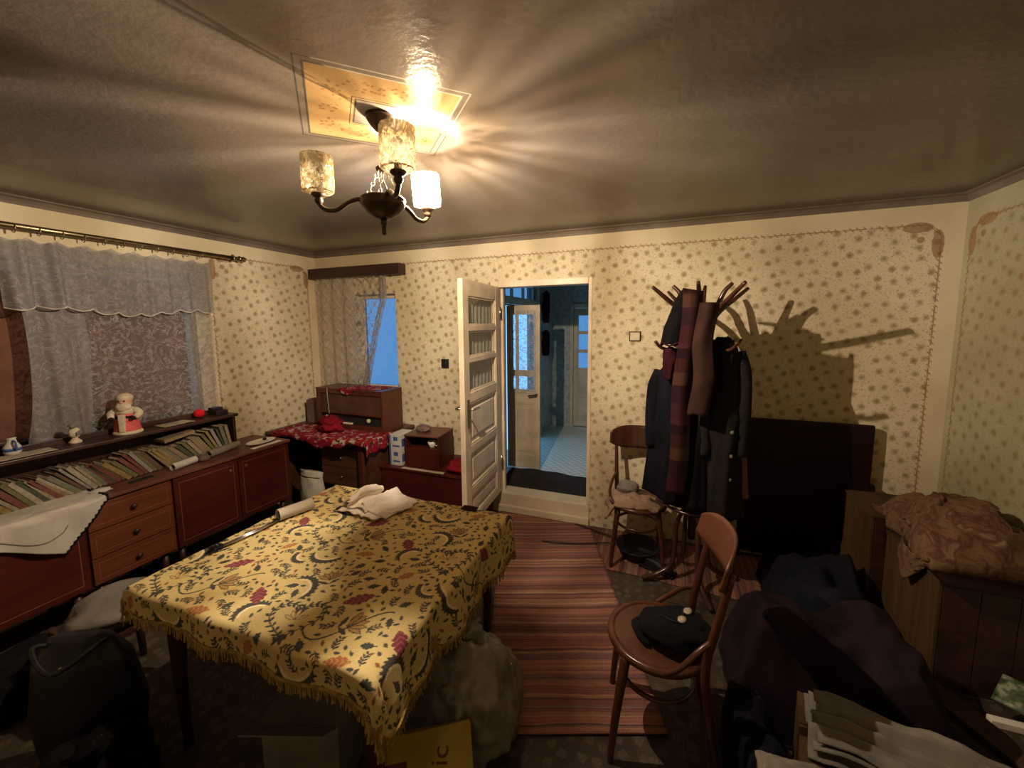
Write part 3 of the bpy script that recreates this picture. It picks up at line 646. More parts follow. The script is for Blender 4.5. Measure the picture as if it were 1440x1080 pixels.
for k in range(3):
    a = math.radians(80+120*k); ca, sa = math.cos(a), math.sin(a); R_ = 0.24; zc = 2.236
    arm = otube('arm', [(0.055*ca, 0.055*sa, 2.205-H), (0.09*ca, 0.09*sa, 2.216-H), (0.13*ca, 0.13*sa, 2.205-H), (0.17*ca, 0.17*sa, 2.180-H), (0.21*ca, 0.21*sa, 2.178-H), (0.235*ca, 0.235*sa, 2.194-H), (R_*ca, R_*sa, 2.212-H)], 0.0085, 'bronze', ch, 12, n=48)
    olathe('cup', [(0.006, 2.196-H), (0.013, 2.204-H), (0.016, 2.214-H), (0.012, 2.220-H), (0.020, 2.226-H), (0.027, 2.233-H), (0.025, 2.238-H), (0.013, 2.240-H), (0.012, 2.258-H), (0.006, 2.260-H)], 'bronze', ch, (R_*ca, R_*sa, 0), 24)
    s = bpy.data.objects.new('glass_shade', shade_me); COL.objects.link(s); s.parent = ch; s.location = (R_*ca, R_*sa, 2.242-H); s.rotation_euler = (0, 0, a)
    if k == 0: s.rotation_euler = (math.radians(-5), math.radians(6), math.radians(LIT_TURN))
    b = olathe('bulb', [(0.010, 0.0), (0.011, 0.012), (0.016, 0.030), (0.021, 0.046), (0.022, 0.060), (0.018, 0.074), (0.008, 0.083), (0.002, 0.084)], 'bulbglass', ch, (0, 0, 0), 20); b.location = (R_*ca, R_*sa, 2.258-H)
    if k == 0:
        bm = bmesh.new(); lathe(bm, [(0.0038, -0.013), (0.0038, 0.013)], (0, 0, 0), 12, False); f = link('filament', bm, 'filament', b, True); f.location = (0, 0, 0.054)
        otube('filament_stem', [(0, 0, 0.0), (0, 0, 0.040)], 0.002, 'steel', b, 8)


# ------------------------------------------------------------------ curtains
# back window: pelmet and net curtain
pe = empty('curtain_pelmet', (-2.94, YB, 2.28), 'dark brown wooden pelmet above the small corner window', 'pelmet')
obox('front_board', (-0.575, -0.115, -0.05), (0.555, -0.095, 0.052), 'darkwoodx', pe, 0.003); obox('end_board', (0.535, -0.095, -0.05), (0.555, -0.001, 0.052), 'darkwoodx', pe, 0.003); obox('end_board', (-0.575, -0.095, -0.05), (-0.555, -0.001, 0.052), 'darkwoodx', pe, 0.003)
otube('rail', [(-0.55, -0.05, 0.0), (0.53, -0.05, 0.0)], 0.006, 'brass', pe, 8)
def net(u, v):      # u across, v from top to bottom; the right edge is drawn back from the sill
    z = 2.27-v*1.34
    x = -3.49+u*(0.93-0.0*v)
    return (x, YB-0.055+0.020*math.sin(u*38+0.8*math.sin(v*3))*(0.5+0.6*v), z)
lc = empty('net_curtain', (-3.0, YB-0.055, 0.93), 'white net lace curtain over the small corner window', 'curtain')
def loc(fn, c): return lambda u, v: tuple(a-b for a, b in zip(fn(u, v), c))
sheet('curtain_panel', loc(lambda u, v: net(u*0.54, v), lc.location), 90, 30, 'lace_back', lc, 0.0)
def flap(u, v):   # the free half sweeps away from the pane towards the lower left
    z = 2.27-v*1.24; x0 = -2.988+0.02*v; x1 = -2.60-0.34*max(0, v-0.22)**0.85
    return (x0+(x1-x0)*u, YB-0.060+0.016*math.sin(u*26+v)*(0.4+0.7*v), z)
sheet('curtain_flap', loc(flap, lc.location), 50, 30, 'lace_sheer', lc, 0.0)
sheet('drawn_edge', loc(lambda u, v: (-2.60-0.34*max(0, v-0.22)**0.85-0.055+0.075*u, YB-0.066+0.014*math.sin(u*14+v*2), 2.27-v*1.24), lc.location), 24, 40, 'lace_edge', lc, 0.0)

# left window: rod, rings, lace curtain with valance, brown blind
rod = empty('curtain_rod', (XL+0.075, 1.4, 2.325), 'long brass-brown curtain rod above the wide left window', 'curtain rod')
otube('pole', [(0, -0.95, 0), (0, 1.06, 0)], 0.017, 'brass', rod, 14)
_k = olathe('finial', [(0.017, 0), (0.026, 0.006), (0.026, 0.018), (0.016, 0.028), (0.024, 0.044), (0.020, 0.060), (0.006, 0.072)], 'brass', rod, seg=16); _k.rotation_euler = (-PI/2, 0, 0); _k.location = (0, 1.06, 0)
bm = bmesh.new(); box(bm, (-0.074, 1.00, -0.012), (0.0, 1.03, 0.012), 0.003); tube(bm, [(0.020*math.cos(a*2*PI/16)*1.1, 1.015, 0.024*math.sin(a*2*PI/16)) for a in range(16)], 0.006, 6, True); link('bracket', bm, 'brass', rod, True)
cur = empty('lace_curtain', (XL+0.075, 1.7, 1.03), 'greyish lace curtain with a valance across the wide left window', 'curtain')
def wavy(y, z):
    return 0.020*math.sin(y*44+0.5*math.sin(z*5)) + 0.010*math.sin(y*97+z*2)
ringy = []
def lacey(u, v):
    z = 2.265-0.012*abs(math.sin(u*PI*9))*(1-v)*2 - v*1.225
    y = 1.13 + u*1.08
    y += 0.05*math.sin(v*PI)*(1-u) + (0.03*(1-v) if u > 0.5 else 0) 
    amp = 1.7 if u < 0.28 else 0.8
    return (XL+0.046+0.42*amp*wavy(y, z)*(0.5+0.5*v), y, z + (0.10*(1-u)**2*v*0 ))
sheet('gathered_panel', loc(lambda u, v: lacey(u*0.26, v), cur.location), 90, 40, 'lace_dense', cur, 0.0)
sheet('sheer_panel', loc(lambda u, v: lacey(0.26+0.74*u, v), cur.location), 120, 40, 'lace_left', cur, 0.0)
def valance(u, v):
    z = 2.27-0.012*abs(math.sin(u*PI*9))*2 - v*0.405 + 0.02*math.sin(u*9)*v
    y = 1.10+u*1.125; amp = 2.0 if u < 0.28 else 0.8
    return (XL+0.080+0.6*amp*wavy(y+0.01, z)*(0.6+0.5*v)+0.03*v*(u < 0.28), y, z)
va = sheet('valance', loc(valance, cur.location), 170, 16, 'lace_val', cur, 0.0)
otube('hem', [tuple(a-b for a, b in zip(valance(i/160, 1.0), cur.location)) for i in range(161)], 0.0045, 'linen', va, 6)
for i in range(11):
    u = (i+0.5)/11; y = 1.13+u*1.08; 
    r = otube('curtain_ring', [(0.0+0.024*math.cos(a*2*PI/18), y-1.4, -0.012+0.026*math.sin(a*2*PI/18)) for a in range(18)], 0.0025, 'brass', rod, 6, True)
bl = empty('window_blind', (XL-0.10, 1.35, 1.07), 'brown paper blind covering the wide left window', 'blind')
sheet('blind_sheet', lambda u, v: (0.012*fbm(u*3, v*4, 2), -0.78+1.53*u, 1.02*v), 30, 24, 'blind', bl, 0.003)
otube('blind_roller', [(0.0, -0.785, 1.04), (0.0, 0.76, 1.04)], 0.018, 'doorpaint', bl, 12)
obox('blind_slat', (-0.008, -0.78, -0.008), (0.012, 0.75, 0.012), 'darkwood', bl, 0.003)

# ------------------------------------------------------------------ sideboard along the left wall
SF = -3.085; SB = XL+0.004; CZ0, CZ1 = 0.225, 0.735
def unit(name, y0, y1, label, fronts, legs=True):
    e = empty(name, ((SF+SB)/2, (y0+y1)/2, 0.0), label, 'cabinet'); ox, oy = e.location.x, e.location.y
    L = lambda p: (p[0]-ox, p[1]-oy, p[2])
    bm = bmesh.new()
    for lo, hi in (((SB, y0, CZ0), (SF-0.02, y0+0.018, CZ1)), ((SB, y1-0.018, CZ0), (SF-0.02, y1, CZ1)), ((SB, y0+0.018, CZ0), (SF-0.02, y1-0.018, CZ0+0.018)), ((SB, y0+0.018, CZ1-0.018), (SF-0.02, y1-0.018, CZ1)), ((SB, y0+0.018, CZ0+0.018), (SB+0.01, y1-0.018, CZ1-0.018))): box(bm, L(lo), L(hi), 0.002)
    link('body', bm, 'mahog', e)
    for (a, b, za, zb, kind) in fronts:
        m_ = 'drawer' if kind == 'drawer' else 'mahog'
        f = obox(kind, L((SF-0.0195, a+0.003, za)), L((SF, b-0.003, zb)), m_, e, 0.003)
        bm = bmesh.new(); i = 0.035 if kind == 'door' else 0.028; t_ = 0.003
        for lo, hi in (((a+i, za+i), (b-i, za+i+t_)), ((a+i, zb-i-t_), (b-i, zb-i)), ((a+i, za+i+t_), (a+i+t_, zb-i-t_)), ((b-i-t_, za+i+t_), (b-i, zb-i-t_))): box(bm, L((SF-0.001, lo[0], lo[1])), L((SF+0.0012, hi[0], hi[1])), 0)
        link('inlay', bm, 'inlay', f)
        if kind == 'drawer': k = olathe('knob', [(0.007, 0), (0.007, 0.012), (0.015, 0.018), (0.015, 0.024), (0.005, 0.028)], 'darkwood', f, seg=14); k.location = L((SF, (a+b)/2, (za+zb)/2))
        else: k = olathe('knob', [(0.006, 0), (0.016, 0.003), (0.015, 0.008), (0.004, 0.011)], 'mahog_top', f, seg=14); k.location = L((SF, a+0.06 if a > 1.9 or a < 0.6 else b-0.06, zb-0.075))
        k.rotation_euler = (0, PI/2, 0)
    for x in (SF-0.06, SB+0.05):
        for y in (y0+0.05, y1-0.05): olathe('leg', [(0.012, 0), (0.022, CZ0)], 'darkwood', e, L((x, y, 0)), 12)
    return e
unit('sideboard_cabinet', 1.612, 2.512, 'mahogany two-door sideboard section nearest the corner desk', [(1.615, 2.06, CZ0+0.01, CZ1-0.01, 'door'), (2.06, 2.51, CZ0+0.01, CZ1-0.01, 'door')])
h3 = (CZ1-CZ0-0.02)/3
unit('drawer_cabinet', 1.172, 1.610, 'orange-brown three-drawer section in the middle of the sideboard', [(1.175, 1.607, CZ0+0.01+h3*i+0.003, CZ0+0.01+h3*(i+1)-0.003, 'drawer') for i in range(3)])
unit('sideboard_cabinet', 0.27, 1.170, 'mahogany two-door sideboard section below the white scalloped cloth', [(0.272, 0.72, CZ0+0.01, CZ1-0.01, 'door'), (0.72, 1.167, CZ0+0.01, CZ1-0.01, 'door')])
tag(obox('sideboard_worktop', (SB, 0.26, CZ1+0.001), (SF+0.015, 2.522, 0.757), 'mahog_top', None, 0.004), 'long reddish wooden worktop of the sideboard', 'worktop')
WT = 0.7575
# low bookshelf standing on the worktop
bs = empty('book_shelf', (-3.37, 1.2, WT), 'long dark low bookshelf standing on the sideboard worktop', 'bookshelf')
SX0, SX1 = -0.078, 0.118; ST = 1.045-WT
obox('top_board', (SX0, -0.95, ST-0.022), (SX1, 1.01, ST), 'darkwood', bs, 0.004)
obox('bottom_board', (SX0, -0.93, 0.0), (SX1-0.012, 0.99, 0.016), 'darkwood', bs, 0.003)
for y in (-0.93, 0.968): obox('end_board', (SX0, y, 0.016), (SX1-0.012, y+0.022, ST-0.022), 'darkwood', bs, 0.003)
obox('back_board', (SX0, -0.908, 0.016), (SX0+0.008, 0.968, ST-0.022), 'darkwood', bs, 0.0)
obox('back_rail', (SX0, -0.95, ST), (SX0+0.016, 1.01, ST+0.034), 'darkwood', bs, 0.003)
# books
bcol = [('olive green', (0.20, 0.17, 0.06)), ('pale grey', (0.36, 0.33, 0.27)), ('tan', (0.34, 0.23, 0.12)), ('dark green', (0.075, 0.085, 0.035)), ('cream', (0.47, 0.39, 0.26)), ('brown', (0.15, 0.075, 0.035)), ('mustard', (0.36, 0.25, 0.07)), ('dull red', (0.22, 0.06, 0.04)), ('grey green', (0.22, 0.21, 0.13)), ('beige', (0.40, 0.31, 0.19))]
bm_mats = [(n, dull('book cloth '+n, tuple(x*0.58+0.012 for x in c), 0.75, 0.2, 40, 0.2, 90)) for n, c in bcol]
def ordinal(n):
    return str(n)+('th' if 10 <= n % 100 <= 20 else {1: 'st', 2: 'nd', 3: 'rd'}.get(n % 10, 'th'))
def make_book(y, th, hgt, dep, lean, mat, label, xf=-3.262, base=WT+0.0165):
    e = empty('book', (xf, y, base), label, 'book', 'books in the low bookshelf'); e.rotation_euler = (lean, 0, 0)
    bm = bmesh.new(); c = 0.003
    box(bm, (-dep, -th, 0), (0, -th+c, hgt), 0); box(bm, (-dep, -c, 0), (0, 0, hgt), 0); box(bm, (-c, -th+c, 0), (0, -c, hgt), 0); 
    link('cover', bm, mat, e)
    obox('pages', (-dep+0.004, -th+c, 0.004), (-c, -c, hgt-0.004), 'paper2', e, 0)
    return e
rb = random.Random(5); y = 2.152; i = 0; lean = 0.10
while y > 0.62:
    th = rb.uniform(0.013, 0.028); hgt = rb.uniform(0.175, 0.208); i += 1
    nm, mt = bm_mats[rb.randrange(len(bm_mats))] if i > 1 else bm_mats[9]
    seglen = (2.152-y)
    lean = min(0.70, 0.10+0.07*i) if i < 8 else (0.66+0.08*math.sin(i*0.6))
    step_ = th/math.cos(lean)
    make_book(y, th, hgt, 0.13, lean, mt, '%s book leaning in the low bookshelf, %s from its corner end' % (nm, ordinal(i)))
    y -= step_+0.002
    if i == 16: y -= 0.02
lay = empty('book', (-3.30, 1.80, WT+0.192), 'tan book lying flat on top of the leaning books', 'book'); lay.rotation_euler = (0.13, 0, 0)
bm = bmesh.new(); box(bm, (-0.10, -0.11, 0), (0.03, 0.09, 0.003), 0); box(bm, (-0.10, -0.11, 0.021), (0.03, 0.09, 0.024), 0); box(bm, (0.027, -0.11, 0.003), (0.03, 0.09, 0.021), 0); link('cover', bm, bm_mats[2][1], lay)
obox('pages', (-0.097, -0.107, 0.003), (0.027, 0.087, 0.021), 'paper2', lay, 0)
# things on the shelf
SZ = 1.0455
def figurine(loc):
    e = empty('bearded_figurine', loc, 'cream bearded toy figurine in a pink coat on the bookshelf', 'figurine', rz=0.75)
    olathe('base', [(0.075, 0), (0.078, 0.010), (0.070, 0.022)], 'cream', e, seg=28)
    olathe('coat', [(0.066, 0.018), (0.070, 0.03), (0.060, 0.075), (0.050, 0.115), (0.046, 0.135)], 'pink', e, seg=28)
    obox('coat_trim', (-0.016, -0.076, 0.02), (0.016, -0.046, 0.135), 'cream', e, 0.006, Matrix.Rotation(0.0, 4, 'X'))
    olathe('belt', [(0.050, 0.104), (0.054, 0.108), (0.053, 0.120), (0.048, 0.123)], 'maroon', e, seg=28)
    lump('shoulders', (0, 0, 0.150), (0.055, 0.046, 0.034), 'cream', e, 1.0, 0.08, sub=3)
    lump('head', (0, -0.006, 0.208), (0.040, 0.040, 0.044), 'skin', e, 2.0, 0.04, sub=3)
    lump('beard', (0, -0.026, 0.182), (0.041, 0.030, 0.036), 'cream', e, 3.0, 0.16, 6, sub=3)
    lump('hat', (0, 0.004, 0.238), (0.044, 0.044, 0.032), 'cream', e, 4.0, 0.06, sub=3)
    lump('nose', (0, -0.048, 0.212), (0.007, 0.007, 0.007), 'skin', e, 4.0, 0.02, sub=2)
    for s in (-1, 1):
        lump('eye', (0.014*s, -0.043, 0.222), (0.005, 0.004, 0.006), 'black', e, 1, 0.02, sub=2)
        ar = otube('arm', [(0.046*s, 0, 0.158), (0.074*s, -0.012, 0.135), (0.062*s, -0.045, 0.112)], [0.022, 0.022, 0.016], 'cream', e, 12, n=10)
        lump('mitten', (0.056*s, -0.058, 0.110), (0.014, 0.014, 0.014), 'maroon', ar, 1, 0.05, sub=2)
    return e
figurine((-3.350, 1.533, SZ))
e = empty('bird_figurine', (-3.38, 1.285, SZ), 'small pale porcelain bird figurine left of the bearded figurine', 'figurine', rz=0.6)
olathe('base', [(0.030, 0), (0.030, 0.012), (0.018, 0.022), (0.012, 0.034)], 'cream', e, seg=18); lump('body', (0, 0, 0.062), (0.024, 0.032, 0.034), 'cream', e, 1, 0.1, sub=3); lump('head', (0, -0.014, 0.107), (0.017, 0.019, 0.017), 'greylinen', e, 2, 0.05, sub=3)
bm = bmesh.new(); tube(bm, [(0, -0.028, 0.107), (0, -0.046, 0.102)], [0.006, 0.001], 8); link('beak', bm, 'brass', e, True)
sheet('wing', lambda u, v: (0.026, 0.026-0.05*u, 0.052+0.03*v*(1-u*0.4)), 4, 4, 'greylinen', e, 0.004)
ball = lump('wool_ball', (-3.385, 1.995, SZ+0.033), (0.036, 0.036, 0.033), 'red', None, 3, 0.05, 9, sub=4); tag(ball, 'bright red ball of wool on the bookshelf', 'wool ball')
for (y, z, w_, lab) in ((2.13, 0.0, 0.06, 'flat dark box at the corner end of the bookshelf'),):
    e = empty('dark_box', (-3.37, y, SZ), lab, 'box'); obox('tray', (-0.05, -0.045, 0), (0.05, 0.045, 0.026), 'black', e, 0.003); obox('lid', (-0.052, -0.047, 0.0262), (0.052, 0.047, 0.036), 'darkwood', e, 0.003)
e = empty('dark_box', (-3.385, 2.122, SZ+0.0365), 'narrow black box stacked on a flat dark box', 'box'); obox('body', (-0.03, -0.04, 0), (0.03, 0.035, 0.014), 'black', e, 0.003); obox('lid', (-0.031, -0.041, 0.0142), (0.031, 0.036, 0.02), 'black_leather', e, 0.002)
tag(sheet('paper_sheet', lambda u, v: (-3.40+0.13*u, 1.70+0.20*v, SZ+0.004+0.006*abs(fbm(u*3, v*3, 1))), 12, 14, 'paper2', None, 0.0015), 'curled pale paper on the shelf right of the bearded figurine', 'paper')
tag(sheet('paper_sheet', lambda u, v: (-3.40+0.13*u, 0.95+0.22*v, SZ+0.004+0.006*abs(fbm(u*3, v*3, 7))), 12, 14, 'paper2', None, 0.0015), 'crumpled paper on the bookshelf left of the bird figurine', 'paper')
e = empty('porcelain_jug', (-3.38, 1.03, SZ), 'blue and white porcelain ornament at the left picture edge', 'ornament')
olathe('body', [(0.022, 0), (0.034, 0.02), (0.034, 0.05), (0.02, 0.075), (0.018, 0.095), (0.022, 0.1)], 'carton', e, seg=20); otube('handle', [(0.02, 0, 0.085), (0.045, 0, 0.08), (0.05, 0, 0.05), (0.032, 0, 0.03)], 0.005, 'blue', e, 8, n=12); olathe('band', [(0.0345, 0.028), (0.0352, 0.036), (0.0345, 0.044)], 'blue', e, seg=20)
# things on the worktop
def roll(name, a, b, r, mat, label, cat, inner=0.78, core=None):
    a = Vector(a); b = Vector(b); d = (b-a); L = d.length; e = empty(name, a, label, cat); q = Vector((0, 0, 1)).rotation_difference(d.normalized()); e.rotation_mode = 'QUATERNION'; e.rotation_quaternion = q
    bm = bmesh.new(); P = []
    n = 60
    for k in range(n+1):
        t = k/n*2*PI*1.6; rr = r*(1-0.05*t/(2*PI)); P.append((rr*math.cos(t), rr*math.sin(t)))
    A = [bm.verts.new((x, y_, 0)) for x, y_ in P]; B = [bm.verts.new((x, y_, L)) for x, y_ in P]
    for k in range(n): bm.faces.new((A[k], A[k+1], B[k+1], B[k]))
    bmesh.ops.solidify(bm, geom=bm.faces[:], thickness=0.002)
    link('sheet', bm, mat, e, False)
    bm = bmesh.new(); lathe(bm, [(r*0.62, 0.004), (r*inner*0.9, 0.004), (r*inner*0.9, L-0.004), (r*0.62, L-0.004)], (0, 0, 0), 24, False)
    link('inner_turns', bm, mat, e, True)
    return e
roll('paper_roll', (-3.165, 1.665, WT+0.027), (-3.205, 1.835, WT+0.027), 0.025, 'paper', 'white paper roll lying on the worktop in front of the books', 'paper roll')
roll('paper_roll', (-3.21, 1.93, WT+0.031), (-3.275, 2.20, WT+0.031), 0.028, 'paper2', 'greyish half-open roll beside the white roll on the worktop', 'paper roll')
lp = lump('crumpled_bag', (-3.20, 1.885, WT+0.02), (0.045, 0.035, 0.024), 'mauve', None, 9, 0.3, 4, 0.3, WT, 3); tag(lp, 'small crumpled brown bag between the two rolls', 'bag')
e = empty('oval_tray', (-3.22, 2.36, WT), 'oval white tray at the corner end of the worktop', 'tray')
bm = bmesh.new(); lathe(bm, [(0.065, 0), (0.082, 0.004), (0.095, 0.016), (0.100, 0.017), (0.098, 0.013), (0.080, 0.001+0.004), (0.001, 0.004)], (0, 0, 0), 30); bmesh.ops.scale(bm, vec=(0.75, 1.25, 1), verts=bm.verts[:]); link('dish', bm, 'paper', e, True)
lump('dark_scrap', (-0.02, 0.05, 0.018), (0.012, 0.018, 0.012), 'black', e, 2, 0.2, sub=2)
tag(sheet('paper_sheet', lambda u, v: (-3.14+0.05*u, 2.20+0.26*v, WT+0.003+0.004*abs(fbm(u*3, v*3, 5))), 6, 14, 'paper', None, 0.0015), 'strip of white paper at the front edge beside the oval tray', 'paper')
e = empty('dark_comb', (-3.185, 1.50, WT), 'thin dark comb lying on the worktop before the books', 'comb')
obox('spine', (-0.012, -0.07, 0), (0.0, 0.06, 0.009), 'black', e, 0.002); obox('tooth_row', (0.0003, -0.07, 0.001), (0.014, 0.06, 0.006), 'black', e, 0.0)
# white cloth with a dark scalloped edge over the front of the worktop
def wcloth(u, v):   # u along y, v from the shelf out over the edge
    y_ = 0.70+0.56*u; d = v*0.48-0.0
    x = -3.30+d; ov = max(0.0, x-(SF+0.02))
    z = WT+0.006+0.012*abs(fbm(u*3.2, v*2.5, 3))
    tip = 1.0-0.85*abs(u-0.66)/0.66 if u < 0.66 else 1.0-0.95*(u-0.66)/0.34
    if ov > 0:
        k = min(1, ov/0.03); x = SF+0.022+0.012*k+0.012*math.sin(u*16)*k; z = WT+0.008-ov*max(0.12, tip)*1.05
    return (x, y_-0.05*v*0, z)
e = empty('scalloped_cloth', (-3.1, 1.0, WT), 'white cloth with a dark scalloped edge hanging off the sideboard', 'cloth')
sheet('cloth', loc(wcloth, e.location), 60, 50, 'linen', e, 0.003)
otube('scalloped_trim', [Vector(loc(wcloth, e.location)(0.66+0.34*(1-t/60.0) if True else 0, 1.0))+Vector((0.004, 0.004*math.sin(t*1.3), 0.004*math.cos(t*1.3))) for t in range(61)], 0.0055, 'navy', e, 6)
otube('scalloped_trim', [Vector(loc(wcloth, e.location)(1.0, t/60.0))+Vector((0.003*math.sin(t*1.3), 0.004+0.004*math.sin(t*1.3), 0.004)) for t in range(61)], 0.0055, 'navy', e, 6)
otube('embroidery_line', [Vector(loc(wcloth, e.location)(0.15+0.55*t/40, 0.72+0.16*math.sin(t/40*PI)))+Vector((0.004, 0, 0.003)) for t in range(41)], 0.003, 'greylinen', e, 6)
tag(lump('crumpled_tissue', (-3.17, 1.285, WT+0.012), (0.03, 0.045, 0.014), 'linen', None, 4, 0.35, 5, 0.3, WT, 3), 'crumpled white tissue right of the scalloped cloth', 'tissue')

# ------------------------------------------------------------------ desk with radio in the corner
dk = empty('writing_desk', (-2.93, 2.98, 0), 'dark wooden desk in the corner under the radio', 'desk'); ox, oy = -2.93, 2.98
L2 = lambda p: (p[0]-ox, p[1]-oy, p[2])
obox('desktop', L2((-3.525, 2.63, 0.728)), L2((-2.335, 3.335, 0.757)), 'desk', dk, 0.005)
obox('side_panel', L2((-3.505, 2.72, 0)), L2((-3.48, 3.32, 0.7275)), 'desk', dk, 0.003); obox('side_panel', L2((-2.405, 2.70, 0)), L2((-2.375, 3.32, 0.7275)), 'desk', dk, 0.003)
obox('front_post', L2((-2.46, 2.665, 0)), L2((-2.41, 2.715, 0.7275)), 'bent', dk, 0.004)
obox('back_panel', L2((-3.479, 3.26, 0.1)), L2((-2.406, 3.275, 0.7275)), 'desk', dk, 0.002)
for k, (a, b) in enumerate(((-2.95, -2.47),)):
    for q in range(2):
        f = obox('drawer', L2((a, 2.735, 0.30+q*0.175)), L2((b, 2.76, 0.47+q*0.175)), 'desk', dk, 0.004); kn = olathe('knob', [(0.006, 0), (0.012, 0.012), (0.012, 0.018), (0.003, 0.022)], 'brass', f, seg=12); kn.rotation_euler = (PI/2, 0, 0); kn.location = L2(((a+b)/2, 2.735, 0.385+q*0.175))
obox('drawer_case', L2((-2.97, 2.762, 0.28)), L2((-2.462, 3.25, 0.70)), 'desk', dk, 0.003)
DT = 0.7575
ra = empty('radio_cabinet', (-2.80, 3.09, DT), 'reddish wooden radio cabinet standing on the corner desk', 'radio', rz=-0.03)
w2, d2_, rh = 0.405, 0.145, 0.392
obox('side_board', (w2-0.018, -d2_, 0), (w2, d2_, rh-0.018), 'radio', ra, 0.004); obox('side_board', (-w2, -d2_, 0), (-w2+0.018, d2_, rh-0.018), 'radio', ra, 0.004)
obox('top_board', (-w2, -d2_-0.003, rh-0.0175), (w2, d2_, rh), 'radio', ra, 0.004); obox('bottom_board', (-w2+0.0185, -d2_, 0.0), (w2-0.0185, d2_, 0.05), 'radio', ra, 0.003); obox('back_board', (-w2+0.0185, d2_-0.01, 0.0505), (w2-0.0185, d2_, rh-0.018), 'darkwoodx', ra, 0.0)
obox('speaker_cloth', (-w2+0.05, -d2_+0.012, 0.165), (w2-0.0185, -d2_+0.02, rh-0.05), 'radio_cloth', ra, 0.0)
obox('top_rail', (-w2+0.0185, -d2_, rh-0.05), (w2-0.0185, -d2_+0.02, rh-0.018), 'radio', ra, 0.003); obox('left_rail', (-w2+0.0185, -d2_, 0.0505), (-w2+0.05, -d2_+0.02, rh-0.0505), 'radio', ra, 0.003); obox('lower_rail', (-w2+0.0505, -d2_, 0.148), (w2-0.0185, -d2_+0.02, 0.1645), 'radio', ra, 0.003)
dp = obox('dial_panel', (-w2+0.0505, -d2_+0.03, 0.0505), (w2-0.0185, -d2_+0.04, 0.1475), 'black', ra, 0.0)
for k, x in enumerate((-0.30, 0.22)): kn = olathe('knob', [(0.020, 0), (0.020, 0.014), (0.014, 0.018)], 'ivory_plastic', ra, seg=18); kn.rotation_euler = (PI/2, 0, 0); kn.location = (x, -d2_+0.03, 0.10)
for k in range(7): obox('push_key', (-0.17+k*0.028, -d2_+0.004, 0.052), (-0.146+k*0.028, -d2_+0.0295, 0.066), 'ivory_plastic', ra, 0.003)
otube('string', [(-0.25, -d2_-0.006, rh+0.002), (-0.245, -d2_-0.01, rh-0.1), (-0.23, -d2_-0.012, rh-0.25)], 0.0025, 'linen', ra, 6, n=10)
def redtop(u, v):
    x = -2.92+0.40*u+0.09*v; yy = 2.955+0.24*v-0.05*u*0; z = DT+rh+0.004+0.006*abs(fbm(u*4, v*4, 2))
    if v < 0.25: 
        o = (0.25-v)/0.25*0.06*max(0.0, math.sin(min(1, u*2.0)*PI)); yy = 2.955+0.24*0.25-0.06+0.0; z -= o
        yy = 2.937 if o > 0.004 else 2.955+0.24*v
    return (x, yy, z)
def patterned(name, c1, c2, sc):
    t = NT(name); o = t.obj(); n = t.noise(o, sc, 2, 0.5, 0.8); col = t.mix(t.step(n, 0.55, 0.60), c1, c2); t.bump(t.noise(o, 200, 2), 0.3, 0.003); return t.fin(col, 0.9, 0.15)
M['redwhite'] = patterned('red and white embroidery', (0.20, 0.007, 0.016), (0.36, 0.29, 0.24), 22)
tag(sheet('embroidered_cloth', redtop, 40, 24, 'redwhite', None, 0.003), 'red and white embroidered cloth on top of the radio', 'cloth')
def reddesk(u, v):
    x = -3.45+1.20*u; yy = 2.60+0.36*v+0.02*math.sin(u*9); z = DT+0.005+0.010*abs(fbm(u*6, v*3, 4))
    if yy < 2.628: z -= (2.628-yy)*1.6+0.015*(1+math.sin(u*30)); yy = 2.624
    if x > -2.34: z -= (x+2.34)*1.25; x = -2.332+0.01*math.sin(v*20)
    return (x, yy, z)
tag(sheet('embroidered_cloth', reddesk, 80, 26, 'redwhite', None, 0.003), 'long red and white runner cloth spread along the desk front', 'cloth')
tag(lump('red_bundle', (-2.92, 2.83, DT+0.07), (0.10, 0.08, 0.075), 'redcloth', None, 6, 0.45, 4, 0.5, DT+0.012, 4), 'crumpled crimson cloth bundle on the desk before the radio', 'cloth')
e = empty('brown_carton', (-3.36, 3.15, DT), 'plain brown carton behind the radio in the corner', 'box'); obox('carton', (-0.09, -0.10, 0), (0.07, 0.10, 0.23), 'mauve', e, 0.004); obox('flap', (-0.09, -0.10, 0.2305), (0.07, -0.002, 0.234), 'mauve', e, 0.001)
e = empty('plaster_bag', (-3.02, 2.68, 0), 'pale paper sack on the floor between sideboard and desk', 'sack'); loft('sack', lerp_rings([(0, 0, 0.0, 0.13, 0.06, 0.03, 4, 0), (0, 0, 0.2, 0.14, 0.07, 0.06, 4, 1), (0, 0, 0.36, 0.12, 0.05, 0.1, 5, 2), (0, 0, 0.42, 0.13, 0.02, 0.14, 6, 2)], 12), 'linen', e, 32); otube('tie', [(0.125*math.cos(a*2*PI/20), 0.045*math.sin(a*2*PI/20), 0.375) for a in range(20)], 0.004, 'brass', e, 6, True)

